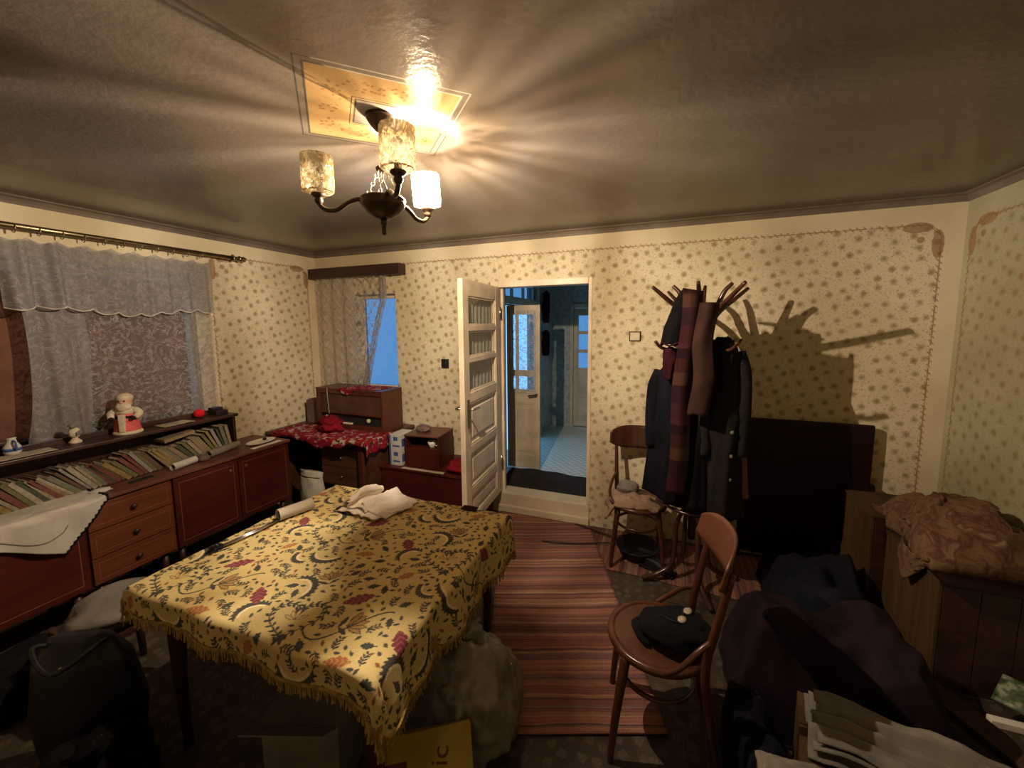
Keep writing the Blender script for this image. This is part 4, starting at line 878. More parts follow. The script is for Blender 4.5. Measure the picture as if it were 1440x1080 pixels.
# low chest, bedside cabinet and cartons
ct = empty('low_chest', (-1.91, 3.08, 0), 'low oxblood chest between the desk and the open door', 'chest'); ox, oy = -1.91, 3.08
L3 = lambda p: (p[0]-ox, p[1]-oy, p[2])
obox('front_board', L3((-2.355, 2.835, 0.03)), L3((-1.485, 2.855, 0.478)), 'mahog', ct, 0.003); obox('body', L3((-2.355, 2.856, 0.03)), L3((-1.485, 3.325, 0.478)), 'mahog', ct, 0.003); obox('lid', L3((-2.365, 2.825, 0.4785)), L3((-1.48, 3.33, 0.50)), 'mahog', ct, 0.004)
for x in (-2.33, -1.53):
    for yy in (2.86, 3.29): obox('foot', L3((x, yy, 0)), L3((x+0.03, yy+0.03, 0.0295)), 'darkwood', ct, 0.002)
bc = empty('bedside_cabinet', (-1.975, 3.04, 0.5005), 'small red-brown bedside cabinet with an open shelf on the low chest', 'cabinet', rz=0.10)
a, d_, hh = 0.162, 0.155, 0.295
obox('side_board', (-a, -d_, 0), (-a+0.014, d_, hh-0.014), 'mahog', bc, 0.002); obox('side_board', (a-0.014, -d_, 0), (a, d_, hh-0.014), 'mahog', bc, 0.002); obox('top_board', (-a-0.004, -d_-0.004, hh-0.0138), (a+0.004, d_, hh), 'mahog_top', bc, 0.003); obox('bottom_board', (-a+0.0142, -d_, 0), (a-0.0142, d_, 0.014), 'mahog', bc, 0.002); obox('shelf', (-a+0.0142, -d_+0.005, 0.165), (a-0.0142, d_-0.01, 0.178), 'mahog', bc, 0.002); obox('back_board', (-a+0.0142, d_-0.008, 0.0142), (a-0.0142, d_, hh-0.0142), 'darkwoodx', bc, 0)
dd = obox('door', (-a+0.016, -d_-0.002, 0.0145), (a-0.016, -d_+0.014, 0.164), 'mahog', bc, 0.003)
e = empty('china_cup', (-1.90, 2.96, 0.5005+0.1785), 'white china cup inside the bedside cabinet shelf', 'cup'); olathe('cup_body', [(0.020, 0), (0.022, 0.004), (0.034, 0.03), (0.038, 0.055), (0.035, 0.055), (0.030, 0.03), (0.002, 0.008)], 'paper', e, seg=20); otube('handle', [(0.034, 0, 0.045), (0.054, 0, 0.042), (0.052, 0, 0.02), (0.031, 0, 0.018)], 0.004, 'paper', e, 8, n=12)
tag(lump('crumpled_bag', (-2.02, 3.02, 0.7955+0.026), (0.06, 0.045, 0.03), 'mauve', None, 12, 0.4, 4, 0.4, 0.796, 3), 'crumpled brown paper bag on top of the bedside cabinet', 'bag')
for k, lab in enumerate(('lower of two blue and white cartons beside the bedside cabinet', 'upper of two blue and white cartons beside the bedside cabinet')):
    e = empty('printed_carton', (-2.235, 2.985, 0.5005+k*0.1385), lab, 'carton', 'blue and white cartons on the chest', rz=0.02)
    obox('carton', (-0.065, -0.10, 0), (0.060, 0.10, 0.138), 'carton', e, 0.002)
    bm = bmesh.new(); 
    for lo, hi in (((-0.065, -0.1012, 0.0), (-0.048, -0.1001, 0.138)), ((-0.02, -0.1012, 0.085), (0.025, -0.1001, 0.12)), ((-0.03, -0.1012, 0.03), (0.045, -0.1001, 0.045)), ((0.0601, -0.09, 0.03), (0.0612, 0.02, 0.10))): box(bm, lo, hi, 0)
    link('print', bm, 'blue', e)
tag(sheet('paper_sheet', lambda u, v: (-2.14+0.42*u, 2.826+0.035*v, 0.503+0.006*abs(fbm(u*5, v*2, 3))+0.004*v), 30, 4, 'paper2', None, 0.0015), 'yellowed paper strip along the front edge of the low chest', 'paper')
tag(lump('red_bundle', (-1.62, 2.99, 0.5005+0.04), (0.10, 0.12, 0.045), 'redcloth', None, 2, 0.4, 4, 0.4, 0.501, 4), 'crimson cloth heap on the chest beside the open door', 'cloth')

# ------------------------------------------------------------------ rugs
c_, s_ = math.cos(math.atan2(0.354, 0.935)), math.sin(math.atan2(0.354, 0.935))
def runner(u, v):
    A = -0.14+0.78*u; Lm = (3.315-A*0.354)/0.935 if True else 0; Lg = 1.537+(min(Lm, 3.6)-1.537)*v
    return (A, Lg, 0.016+0.003*fbm(A*4, Lg*4, 1))
rn = sheet('runner_rug', runner, 30, 70, 'rug', None, 0.008); rn.rotation_euler = (0, 0, math.atan2(0.354, 0.935)); tag(rn, 'long striped rag runner leading from the doorway to the front chair', 'rug')
r2 = sheet('striped_rug', lambda u, v: (-0.55+1.75*u, 2.74+0.58*v+0.02*math.sin(u*9), 0.008+0.0015*fbm(u*8, v*4, 2)), 60, 20, 'rug2', None, 0.007); tag(r2, 'second striped rug under the coat stand along the back wall', 'rug')
st = otube('stick', [(-0.884, 2.923, 0.03), (-0.78, 2.93, 0.035), (-0.62, 2.975, 0.032), (-0.42, 3.05, 0.034), (-0.25, 3.11, 0.028)], [0.006]*25, 'darkwoodx', None, 8, n=24); tag(st, 'long thin dark stick lying on the runner rug', 'stick')
st = otube('stick', [(-0.69, 3.285, 0.028), (-0.56, 3.24, 0.034), (-0.42, 3.19, 0.034), (-0.27, 3.12, 0.047)], 0.007, 'darkwoodx', None, 8, n=24); tag(st, 'shorter dark stick crossing near the doorway corner', 'stick')

# ------------------------------------------------------------------ table with tablecloth
TX0, TX1, TY0, TY1, TZ = -1.915, -0.765, 0.835, 1.875, 0.745
tb = empty('dining_table', ((TX0+TX1)/2, (TY0+TY1)/2, 0), 'dark wooden dining table under the patterned cloth', 'table'); ox, oy = tb.location.x, tb.location.y
L4 = lambda p: (p[0]-ox, p[1]-oy, p[2])
obox('tabletop', L4((TX0, TY0, TZ-0.028)), L4((TX1, TY1, TZ)), 'darkwoodx', tb, 0.006)
bm = bmesh.new()
for lo, hi in (((TX0+0.09, TY0+0.07, 0.62), (TX1-0.09, TY0+0.09, TZ-0.0285)), ((TX0+0.09, TY1-0.09, 0.62), (TX1-0.09, TY1-0.07, TZ-0.0285)), ((TX0+0.07, TY0+0.09, 0.62), (TX0+0.09, TY1-0.09, TZ-0.0285)), ((TX1-0.09, TY0+0.09, 0.62), (TX1-0.07, TY1-0.09, TZ-0.0285))): box(bm, L4(lo), L4(hi), 0.002)
link('apron', bm, 'darkwoodx', tb)
for x in (TX0+0.085, TX1-0.085):
    for yy in (TY0+0.085, TY1-0.085): otube('leg', [L4((x, yy, 0)), L4((x, yy, 0.05)), L4((x+0.012*(1 if x > -1.3 else -1), yy, 0.3)), L4((x, yy, 0.55)), L4((x, yy, TZ-0.0287))], [0.018, 0.018, 0.024, 0.034, 0.036], 'darkwood', tb, 12)

def cloth_pattern(W, Hh, res):
    """numpy print: leaf hearts, scrolls, flowers and sprigs on gold; returns colours on a (ny,nx) grid"""
    nx, ny = int(W/res)+1, int(Hh/res)+1
    X, Y = np.meshgrid(np.arange(nx)*res, np.arange(ny)*res)
    gold = np.array([0.64, 0.495, 0.215]); img = np.ones((ny, nx, 3))*gold
    occ = np.zeros((ny, nx), bool)
    dark = np.array([0.070, 0.068, 0.056]); cream = np.array([0.80, 0.66, 0.40]); brown = np.array([0.24, 0.10, 0.045])
    rng = np.random.RandomState(3)
    def win(cx, cy, r):
        i0, i1 = max(0, int((cx-r)/res)), min(nx, int((cx+r)/res)+2); j0, j1 = max(0, int((cy-r)/res)), min(ny, int((cy+r)/res)+2)
        return (slice(j0, j1), slice(i0, i1)) if i1 > i0 and j1 > j0 else None
    def leaf(cx, cy, ang, L, wd, col, lobes=0, hatch=None):
        s = win(cx, cy, L)
        if s is None: return
        x = X[s]-cx; y = Y[s]-cy; u = (x*math.cos(ang)+y*math.sin(ang))/L; v = (-x*math.sin(ang)+y*math.cos(ang))/wd
        prof = np.clip(1-(2*np.abs(u))**1.8, 0, 1)*(1+0.35*u)
        if lobes: prof = prof*(0.66+0.34*np.abs(np.cos(u*lobes*PI)))
        mk = (np.abs(v) < prof*0.5) & (np.abs(u) < 0.5)
        img[s][mk] = col; occ[s] |= mk
        if hatch is not None:
            m2 = mk & (np.abs(v) < prof*0.36) & (np.sin(u*34+np.abs(v)*16) > 0.25); img[s][m2] = hatch
    def stroke(pts, wds, col):
        for (px, py), wd in zip(pts, wds):
            s = win(px, py, wd)
            if s is None: continue
            mk = (X[s]-px)**2+(Y[s]-py)**2 < (wd/2)**2
            img[s][mk] = col; occ[s] |= mk
    def heart(cx, cy, ang, S):
        t = np.linspace(0, 2*PI, 260); hx = S*np.sin(t)**3; hy = S*(0.81*np.cos(t)-0.31*np.cos(2*t)-0.12*np.cos(3*t)-0.05*np.cos(4*t))
        px = cx+hx*math.cos(ang)-hy*math.sin(ang); py = cy+hx*math.sin(ang)+hy*math.cos(ang); stroke(list(zip(px, py)), 0*t+0.0045, dark)
        for k in range(0, 260, 9):
            th = math.atan2(py[(k+2) % 260]-py[k], px[(k+2) % 260]-px[k])
            for sg in (1, -1): leaf(px[k]+0.008*math.cos(th+sg*1.1), py[k]+0.008*math.sin(th+sg*1.1), th+sg*0.75, 0.020, 0.0085, dark)
        for q in range(5): leaf(cx+S*0.22*math.cos(ang+PI/2+(q-2)*0.7), cy+S*0.22*math.sin(ang+PI/2+(q-2)*0.7), ang+PI/2+(q-2)*0.55, S*0.52, S*0.17, brown); leaf(cx+S*0.22*math.cos(ang+PI/2+(q-2)*0.7), cy+S*0.22*math.sin(ang+PI/2+(q-2)*0.7), ang+PI/2+(q-2)*0.55, S*0.42, S*0.11, gold*0.95)
    def crescent(cx, cy, R, a0, a1, wd):
        n = 120; t = np.linspace(0, 1, n); a = a0+(a1-a0)*t; w_ = wd*np.sin(t*PI)**0.7+0.003
        stroke(list(zip(cx+(R-wd*0.75)*np.cos(a[10:-10]), cy+(R-wd*0.75)*np.sin(a[10:-10]))), 0.6*w_[10:-10], cream)
        stroke(list(zip(cx+R*np.cos(a), cy+R*np.sin(a))), w_, dark)
        for k in range(8, n-6, 10): leaf(cx+(R+wd*0.45)*math.cos(a[k]), cy+(R+wd*0.45)*math.sin(a[k]), a[k]+0.6*np.sign(a1-a0), 0.017, 0.008, dark)
    def tulip(cx, cy, ang, S, col):
        for q in range(5):
            th = ang+(q-2)*0.42; leaf(cx+S*0.45*math.cos(th), cy+S*0.45*math.sin(th), th, S*1.02, S*0.36, dark); leaf(cx+S*0.46*math.cos(th), cy+S*0.46*math.sin(th), th, S*0.90, S*0.25, col, 0, col*0.7)
        for sg in (1, -1): leaf(cx-S*0.1*math.cos(ang)+S*0.3*math.cos(ang+sg*1.9), cy-S*0.1*math.sin(ang)+S*0.3*math.sin(ang+sg*1.9), ang+sg*1.0, S*0.75, S*0.26, dark, 3)
    def sprig(cx, cy, ang, S):
        n = 30; t = np.linspace(0, 1, n); px = cx+S*(t-0.5)*math.cos(ang)-0.15*S*np.sin(t*PI)*math.sin(ang); py = cy+S*(t-0.5)*math.sin(ang)+0.15*S*np.sin(t*PI)*math.cos(ang)
        stroke(list(zip(px, py)), 0*t+0.0034, dark*1.3)
        for k in range(4, n, 7):
            for sg in (1, -1): leaf(px[k]+0.007*math.cos(ang+sg*1.1), py[k]+0.007*math.sin(ang+sg*1.1), ang+sg*0.8, 0.016, 0.0065, dark*1.1 if rng.rand() < 0.8 else brown)
    mar = np.array([0.20, 0.045, 0.055]); mar2 = np.array([0.30, 0.095, 0.10]); tan = np.array([0.46, 0.28, 0.11]); org = np.array([0.40, 0.14, 0.055])
    TX, TY_ = 0.52, 0.40
    for ti in range(-1, int(W/TX)+2):
        for tj in range(-1, int(Hh/TY_)+2):
            bx, by = ti*TX+(TX/2 if tj % 2 else 0)+0.13, tj*TY_+0.16
            heart(bx, by, 0.35, 0.078)
            crescent(bx-0.105, by+0.095, 0.055, -0.6, 2.4, 0.016); crescent(bx-0.13, by-0.03, 0.045, 1.2, 4.2, 0.014); crescent(bx+0.10, by-0.11, 0.060, 3.4, 6.2, 0.016); crescent(bx+0.03, by-0.16, 0.035, 2.8, 5.6, 0.012)
            tulip(bx+0.16, by+0.03, 0.6, 0.062, tan); tulip(bx-0.04, by+0.165, 2.2, 0.055, tan)
            leaf(bx+0.115, by+0.125, 0.75, 0.098, 0.052, mar, 5, mar2); leaf(bx-0.185, by+0.03, 2.3, 0.085, 0.048, mar, 5, mar2)
            leaf(bx+0.225, by-0.075, 0.3, 0.075, 0.036, org, 4, tan); leaf(bx-0.08, by-0.13, 1.0, 0.065, 0.034, org, 4, tan)
            n = 140; t = np.linspace(0, 1, n); stroke(list(zip(bx+0.05+0.20*t, by-0.02-0.05*np.sin(t*PI*1.6)+0.09*t)), 0*t+0.005, dark)
    def free(cx, cy, r):
        s = win(cx, cy, r); return s is not None and not occ[s].any()
    for k in range(9000):
        lx, ly = rng.uniform(0, W), rng.uniform(0, Hh); an = rng.uniform(0, 2*PI); p = rng.rand()
        if p < 0.35:
            if free(lx, ly, 0.019): leaf(lx, ly, an, 0.042, 0.024, dark, 4); stroke([(lx-0.022*math.cos(an), ly-0.022*math.sin(an))], [0.005], dark)
        elif p < 0.65:
            if free(lx, ly, 0.014): sprig(lx, ly, an, 0.042)
        elif free(lx, ly, 0.0085): leaf(lx, ly, an, 0.021, 0.010, dark*1.2 if rng.rand() < 0.7 else brown)
    img *= (0.93+0.14*rng.rand(ny, nx, 1))
    return img, nx, ny
def make_tablecloth():
    OL, OR, OF, OB = 0.045, 0.205, 0.105, 0.11; res = 0.0029
    W, Hh = TX1-TX0+OL+OR, TY1-TY0+OF+OB
    img, nx, ny = cloth_pattern(W/1.22, Hh/1.22, res/1.22)
    U, V_ = np.meshgrid(np.linspace(0, W, nx), np.linspace(0, Hh, ny))
    x = TX0-OL+U; y = TY0-OF+V_
    exr = np.maximum(0, x-TX1); exl = np.maximum(0, TX0-x); eyf = np.maximum(0, TY0-y); eyb = np.maximum(0, y-TY1)
    ex = exr-exl; ey = eyb-eyf; d = np.hypot(ex, ey)
    dd_ = np.where(d > 1e-9, d, 1); nxn, nyn = ex/dd_, ey/dd_
    rb_ = 0.022; arc = rb_*PI/2
    hout = np.where(d < arc, rb_*np.sin(np.minimum(d, arc)/rb_), rb_+0.06*(d-arc)); drop = np.where(d < arc, rb_*(1-np.cos(np.minimum(d, arc)/rb_)), rb_+(d-arc)*0.985)
    wave = (0.016*np.sin(x*17+1.0)*(eyf > 0)+0.014*np.sin(y*15+0.6)*(exr > 0)+0.010*np.sin(y*31))*np.clip(d/0.12, 0, 1)
    both = np.clip(np.minimum(np.abs(ex), np.abs(ey))/0.06, 0, 1)
    hout = np.maximum(hout+wave, 0.012*(d > 0.02)) + 0.03*both
    px = np.clip(x, TX0, TX1)+nxn*hout; py = np.clip(y, TY0, TY1)+nyn*hout
    wr = 0.0012*(np.sin(x*37+y*11)+np.sin(y*43-x*19)); pz = TZ+0.006+wr-drop
    co = np.stack([px, py, pz], -1).reshape(-1, 3)
    idx = np.arange(nx*ny).reshape(ny, nx); q = np.stack([idx[:-1, :-1], idx[:-1, 1:], idx[1:, 1:], idx[1:, :-1]], -1).reshape(-1, 4)
    me = bpy.data.meshes.new('tablecloth'); nq = len(q)
    me.vertices.add(len(co)); me.vertices.foreach_set('co', co.astype(np.float32).ravel())
    me.loops.add(nq*4); me.loops.foreach_set('vertex_index', q.astype(np.int32).ravel())
    me.polygons.add(nq); me.polygons.foreach_set('loop_start', np.arange(0, nq*4, 4, dtype=np.int32)); me.polygons.foreach_set('use_smooth', np.ones(nq, dtype=bool))
    me.update(calc_edges=True)
    at = me.color_attributes.new('print', 'FLOAT_COLOR', 'POINT'); rgba = np.ones((ny*nx, 4), np.float32); rgba[:, :3] = img.reshape(-1, 3); at.data.foreach_set('color', rgba.ravel())
    t = NT('gold tapestry'); a_ = t.n('ShaderNodeVertexColor', layer_name='print'); o = t.obj()
    t.bump(t.m('ADD', t.noise(o, 500, 1), t.m('MULTIPLY', t.sep(a_.outputs[0])[0], 1.2)), 0.35, 0.002); t.fin(a_.outputs[0], 0.9, 0.12)
    me.materials.append(t.mat)
    o = bpy.data.objects.new('tablecloth', me); COL.objects.link(o); tag(o, 'gold tapestry tablecloth with dark leaf scrolls and fringed edge', 'tablecloth')
    # fringe along the hem
    P3 = co.reshape(ny, nx, 3); hem = []
    hem += [(P3[0, i], P3[0, i]-P3[6, i]) for i in range(nx)]; hem += [(P3[j, nx-1], P3[j, nx-1]-P3[j, nx-7]) for j in range(ny)]
    hem += [(P3[ny-1, i], P3[ny-1, i]-P3[ny-7, i]) for i in range(nx-1, -1, -1)]; hem += [(P3[j, 0], P3[j, 0]-P3[j, 6]) for j in range(ny-1, -1, -1)]
    bm = bmesh.new(); rf = random.Random(2); pts = [Vector(p) for p, _ in hem]
    tube(bm, pts[::6], 0.006, 6, True)
    for i in range(0, len(hem), 2):
        p = Vector(hem[i][0]); dr = Vector(hem[i][1]).normalized(); L_ = rf.uniform(0.034, 0.046)
        dn = (dr*0.35+Vector((rf.uniform(-.25, .25), rf.uniform(-.25, .25), -1.0))).normalized(); sd = dn.orthogonal().normalized()*0.0022; s2 = dn.cross(sd)
        a1 = [bm.verts.new(p+v_) for v_ in (sd, s2, -sd-s2)]; b1 = [bm.verts.new(p+dn*L_+v_*0.8) for v_ in (sd, s2, -sd-s2)]
        for k in range(3): bm.faces.new((a1[k], a1[(k+1) % 3], b1[(k+1) % 3], b1[k]))
    M['fringe'] = dull('gold fringe', (0.34, 0.22, 0.055), 0.6, 0.4, 60, 0.2, 200, 0.4)
    f = link('fringe', bm, 'fringe', o, False); f['kind'] = 'stuff'
    return o
make_tablecloth()
TT = TZ+0.0085
# roll with wire rods, knitted cloth on the table
roll('paper_roll', (-1.835, 1.405, TT+0.032), (-1.785, 1.570, TT+0.032), 0.030, 'paper', 'cream fabric roll lying on the tablecloth', 'roll')
wr = empty('wire_brush', (-1.85, 1.12, TT), 'bundle of steel rods with a dark bristle end on the table', 'brush')
for k in range(4): otube('rod', [(-0.008+0.006*k, 0.0, 0.010+0.003*(k % 2)), (0.012+0.007*k, 0.16, 0.011), (0.016+0.005*k, 0.285, 0.012)], 0.0028, 'steel', wr, 6)
bm = bmesh.new(); rr_ = random.Random(3)
for k in range(120):
    a = rr_.uniform(0, 2*PI); t_ = rr_.uniform(-0.035, 0.02); tube(bm, [(0.0+0.002*math.cos(a), t_, 0.016), (0.022*math.cos(a), t_-0.012, max(0.001, 0.016+0.016*math.sin(a)))], 0.0012, 4)
b_ = link('bristles', bm, 'black', wr); b_['kind'] = 'stuff'
def knit(u, v):
    x = -1.60+0.26*u+0.10*v-0.02; y_ = 1.585+0.20*v-0.02*u
    z = TT+0.012+0.020*abs(fbm(u*3+1, v*3, 2))+0.012*math.exp(-((u-0.3)/0.12)**2)
    return (x, y_, z)
kn = empty('knitted_cloth', (-1.5, 1.65, TT), 'folded cream knitted cloth on the far side of the table', 'cloth'); 
_kp = curve([(0.0, 0, 0.012), (0.045, 0, 0.040), (0.085, 0, 0.085), (0.115, 0, 0.105), (0.125, 0, 0.080), (0.108, 0, 0.048), (0.130, 0, 0.040), (0.165, 0, 0.052), (0.190, 0, 0.040), (0.205, 0, 0.014)], 90)
def knit2(u, v):   # a crumpled fold that stands up and rolls over
    i = u*(len(_kp)-1); q = _kp[int(i)]; k = 0.55+0.45*math.sin(v*PI*0.9+0.25)
    return (-1.665+q.x*1.05+0.055*v+0.008*math.sin(v*11), 1.595+0.215*v+0.012*math.sin(u*9), TT+0.010+q.z*k+0.010*abs(fbm(u*5, v*5, 8)))
def knit3(u, v): 
    x = -1.49+0.17*u+0.045*v; y_ = 1.62+0.235*v-0.02*u; z = TT+0.010+0.022*(1-u)+0.010*abs(fbm(u*4, v*5, 3))+0.030*math.exp(-((u-0.05)/0.16)**2)
    return (x, y_, z)
sheet('lower_fold', loc(knit, kn.location), 40, 30, 'towel', kn, 0.005); sheet('upper_fold', loc(knit2, kn.location), 40, 30, 'towel', kn, 0.005); sheet('side_fold', loc(knit3, kn.location), 40, 30, 'towel', kn, 0.005)
tag(sheet('paper_slip', lambda u, v: (-1.02+0.09*u, 1.845+0.05*v, TT+0.002+0.002*math.sin(u*3)), 6, 4, 'maroon', None, 0.001), 'small maroon slip at the far edge of the table', 'paper slip')

# ------------------------------------------------------------------ bentwood chairs
def bent_chair(name, loc, rz, label):
    """seat centre at origin, the chair faces -y, backrest at +y"""
    e = empty(name, loc, label, 'chair', rz=rz); R = 0.205; sz = 0.455
    olathe('seat_panel', [(0.001, sz-0.006), (R-0.028, sz-0.006), (R-0.028, sz+0.0), (0.001, sz-0.002)], 'ply', e, seg=48, smooth=False)
    bm = bmesh.new(); lathe(bm, [(R-0.034, sz-0.022), (R-0.004, sz-0.024), (R, sz-0.012), (R-0.003, sz+0.002), (R-0.016, sz+0.006), (R-0.030, sz+0.001)], (0, 0, 0), 56, False); link('seat_ring', bm, 'bent', e, True)
    for s in (-1, 1):
        otube('leg', [(0.135*s, -0.128, sz-0.022), (0.145*s, -0.140, sz-0.10), (0.165*s, -0.165, 0.18), (0.178*s, -0.182, 0.0)], [0.019, 0.019, 0.016, 0.012], 'bent', e, 12, n=16)
        otube('leg', [(0.165*s, 0.225, 0.0), (0.160*s, 0.185, 0.20), (0.158*s, 0.155, sz), (0.165*s, 0.185, 0.65), (0.172*s, 0.225, 0.86)], [0.012, 0.016, 0.017, 0.015, 0.012], 'bent', e, 12, n=32)
        otube('seat_bracket', [(0.160*s, 0.175, sz+0.13), (0.185*s, 0.125, sz+0.10), (0.205*s, 0.060, sz+0.035), (0.200*s, 0.010, sz-0.004)], 0.011, 'bent', e, 10, n=16)
    otube('leg_hoop', [(0.148*math.cos(a*2*PI/36), 0.145*math.sin(a*2*PI/36), 0.285) for a in range(36)], 0.010, 'bent', e, 8, True)
    def crest(u, v):
        t = u*2-1; hw = 0.215; edge = 1-0.55*abs(t)**4
        zc = 0.862; hh = 0.088*edge
        return (hw*t, 0.250-0.070*t*t+0.020*(v-0.5), zc+(v*2-1)*hh)
    sheet('crest_panel', crest, 28, 8, 'plywood_back', e, 0.010)
    return e
bent_chair('bentwood_chair', (0.0, 1.672, 0), math.radians(-84), 'bentwood chair in front with a black cap on its seat')
bent_chair('bentwood_chair', (-0.165, 2.985, 0), math.radians(4), 'bentwood chair against the back wall with pink cloth on its seat')
bpy.data.objects['bentwood_chair.001'].children
for o_ in bpy.data.objects['bentwood_chair.001'].children:
    if o_.name.startswith('crest_panel'): o_.data.materials.clear(); o_.data.materials.append(M['bentdark'])
# cap and glasses on the front chair
cp = empty('flat_cap', (0.045, 1.655, 0.463), 'soft black cap lying on the front chair seat', 'cap')
lump('crown', (0.03, 0, 0.048), (0.135, 0.110, 0.055), 'blackcloth', cp, 5, 0.18, 3, 0.1, 0.001, 4); sheet('peak', lambda u, v: (-0.075-0.055*v*math.sin(u*PI)-0.02*v, -0.085+0.17*u, 0.012+0.014*math.sin(u*PI)), 16, 6, 'blackcloth', cp, 0.006)
gl = empty('eyeglasses', (0.135, 1.67, 0.535), 'pair of pale-lensed eyeglasses on the black cap', 'glasses', rz=1.2)
gl.location = (0.10, 1.66, 0.572)
for s in (-1, 1):
    f = otube('rim', [(0.032*s+0.024*math.cos(a*2*PI/20), 0.017*math.sin(a*2*PI/20), 0.002*math.sin(a*2*PI/20)) for a in range(20)], 0.0022, 'black', gl, 6, True)
    bm = bmesh.new(); lathe(bm, [(0.001, -0.001), (0.0225, -0.001), (0.0225, 0.001), (0.001, 0.001)], (0, 0, 0), 20); bmesh.ops.scale(bm, vec=(1, 0.68, 1), verts=bm.verts[:]); bmesh.ops.translate(bm, vec=(0.032*s, 0, 0), verts=bm.verts[:]); link('lens', bm, 'paper2', f, True)
    otube('temple', [(0.056*s, 0, 0), (0.060*s, 0.02, -0.002), (0.052*s, 0.08, -0.012)], 0.002, 'black', gl, 6)
otube('bridge', [(-0.009, 0.002, 0), (0, 0.006, 0.003), (0.009, 0.002, 0)], 0.002, 'black', gl, 6)
# pink cloth pile on the back chair
pc = sheet('folded_shirt', lambda u, v: (-0.385+0.36*u+0.02*math.sin(v*5), 2.80+0.24*v, 0.466+0.030*abs(fbm(u*3, v*3, 5))+0.030*math.sin(u*PI)*math.sin(v*PI) - (0.10*max(0, 0.16-u)/0.16 if u < 0.16 else 0)*(1-v*0.3)), 40, 26, 'beigecloth', None, 0.02); tag(pc, 'dusty pink cloth heaped on the seat of the back chair', 'cloth')
tag(lump('knitted_hat', (-0.245, 3.055, 0.512), (0.075, 0.065, 0.05), 'greylinen', None, 3, 0.15, 4, 0.2, 0.47, 4), 'grey beige knitted hat behind the pink cloth on the back chair', 'hat')
bb = empty('black_basin', (-0.16, 3.0, 0.010), 'dark round basin on the rug under the back chair', 'basin'); olathe('bowl', [(0.10, 0), (0.125, 0.02), (0.15, 0.085), (0.158, 0.088), (0.154, 0.080), (0.12, 0.02), (0.001, 0.012)], 'black', bb, seg=36); otube('rim', [(0.156*math.cos(a*2*PI/36), 0.156*math.sin(a*2*PI/36), 0.088) for a in range(36)], 0.004, 'black_leather', bb, 6, True)
bt = empty('dark_boot', (-0.01, 2.86, 0.010), 'dark flat shoe on the rug beside the coat stand', 'shoe', rz=1.2)
obox('sole', (-0.045, -0.12, 0), (0.045, 0.13, 0.018), 'black_leather', bt, 0.008); loft('upper', lerp_rings([(0, 0.0, 0.0185, 0.042, 0.118, 0.02, 3, 0), (0, 0.01, 0.045, 0.040, 0.105, 0.02, 3, 1), (0, 0.05, 0.075, 0.034, 0.06, 0.02, 3, 2)], 8), 'black_leather', bt, 28)

# ------------------------------------------------------------------ coat stand
KX, KY = 0.19, 2.82
ks = empty('coat_stand', (KX, KY, 0.010), 'dark bentwood coat stand loaded with coats by the back wall', 'coat stand')
otube('pole', [(0, 0, 0.30), (0, 0, 1.0), (0, 0, 1.78)], [0.024, 0.022, 0.020], 'bentdark', ks, 14)
olathe('pole_cap', [(0.020, 1.781), (0.026, 1.79), (0.020, 1.81), (0.024, 1.83), (0.006, 1.85)], 'bentdark', ks, seg=16)
for k in range(8):
    a = 2*PI*k/8+0.60; ca, sa = math.cos(a), math.sin(a)
    f = lambda r, z: (r*ca, r*sa, z)
    if k % 2 == 0:
        otube('hook', [f(0.024, 1.40), f(0.032, 1.55), f(0.05, 1.68), f(0.13, 1.80), f(0.24, 1.88), f(0.345, 1.955)], [0.015, 0.017, 0.017, 0.016, 0.014, 0.011], 'bentdark', ks, 10, n=40)
        otube('hook', [f(0.034, 1.60), f(0.08, 1.585), f(0.18, 1.57), f(0.27, 1.585), f(0.315, 1.625)], [0.012, 0.012, 0.011, 0.010, 0.009], 'bentdark', ks, 10, n=32)
    else:
        otube('hook', [f(0.024, 1.45), f(0.036, 1.60), f(0.055, 1.74), f(0.10, 1.86), f(0.13, 1.93), f(0.17, 1.975)], [0.015, 0.017, 0.017, 0.016, 0.014, 0.011], 'bentdark', ks, 10, n=40)
        otube('hook', [f(0.034, 1.64), f(0.07, 1.625), f(0.12, 1.62), f(0.165, 1.65)], [0.011, 0.011, 0.010, 0.009], 'bentdark', ks, 10, n=24)
for k in range(4):
    a = 2*PI*k/4+0.35; ca, sa = math.cos(a), math.sin(a); f = lambda r, z: (r*ca, r*sa, z)
    otube('foot', [f(0.028, 0.74), f(0.045, 0.55), f(0.10, 0.40), f(0.105, 0.25), f(0.13, 0.11), f(0.22, 0.045), f(0.32, 0.017)], [0.012, 0.014, 0.015, 0.016, 0.017, 0.017, 0.015], 'bentdark', ks, 10, n=48)
otube('umbrella_ring', [(0.190*math.cos(a*2*PI/48), 0.190*math.sin(a*2*PI/48), 0.55) for a in range(48)], 0.010, 'bentdark', ks, 8, True)
for k in range(4):
    a = 2*PI*k/4+0.35; otube('ring_spoke', [(0.05*math.cos(a), 0.05*math.sin(a), 0.545), (0.185*math.cos(a), 0.185*math.sin(a), 0.55)], 0.007, 'bentdark', ks, 8)

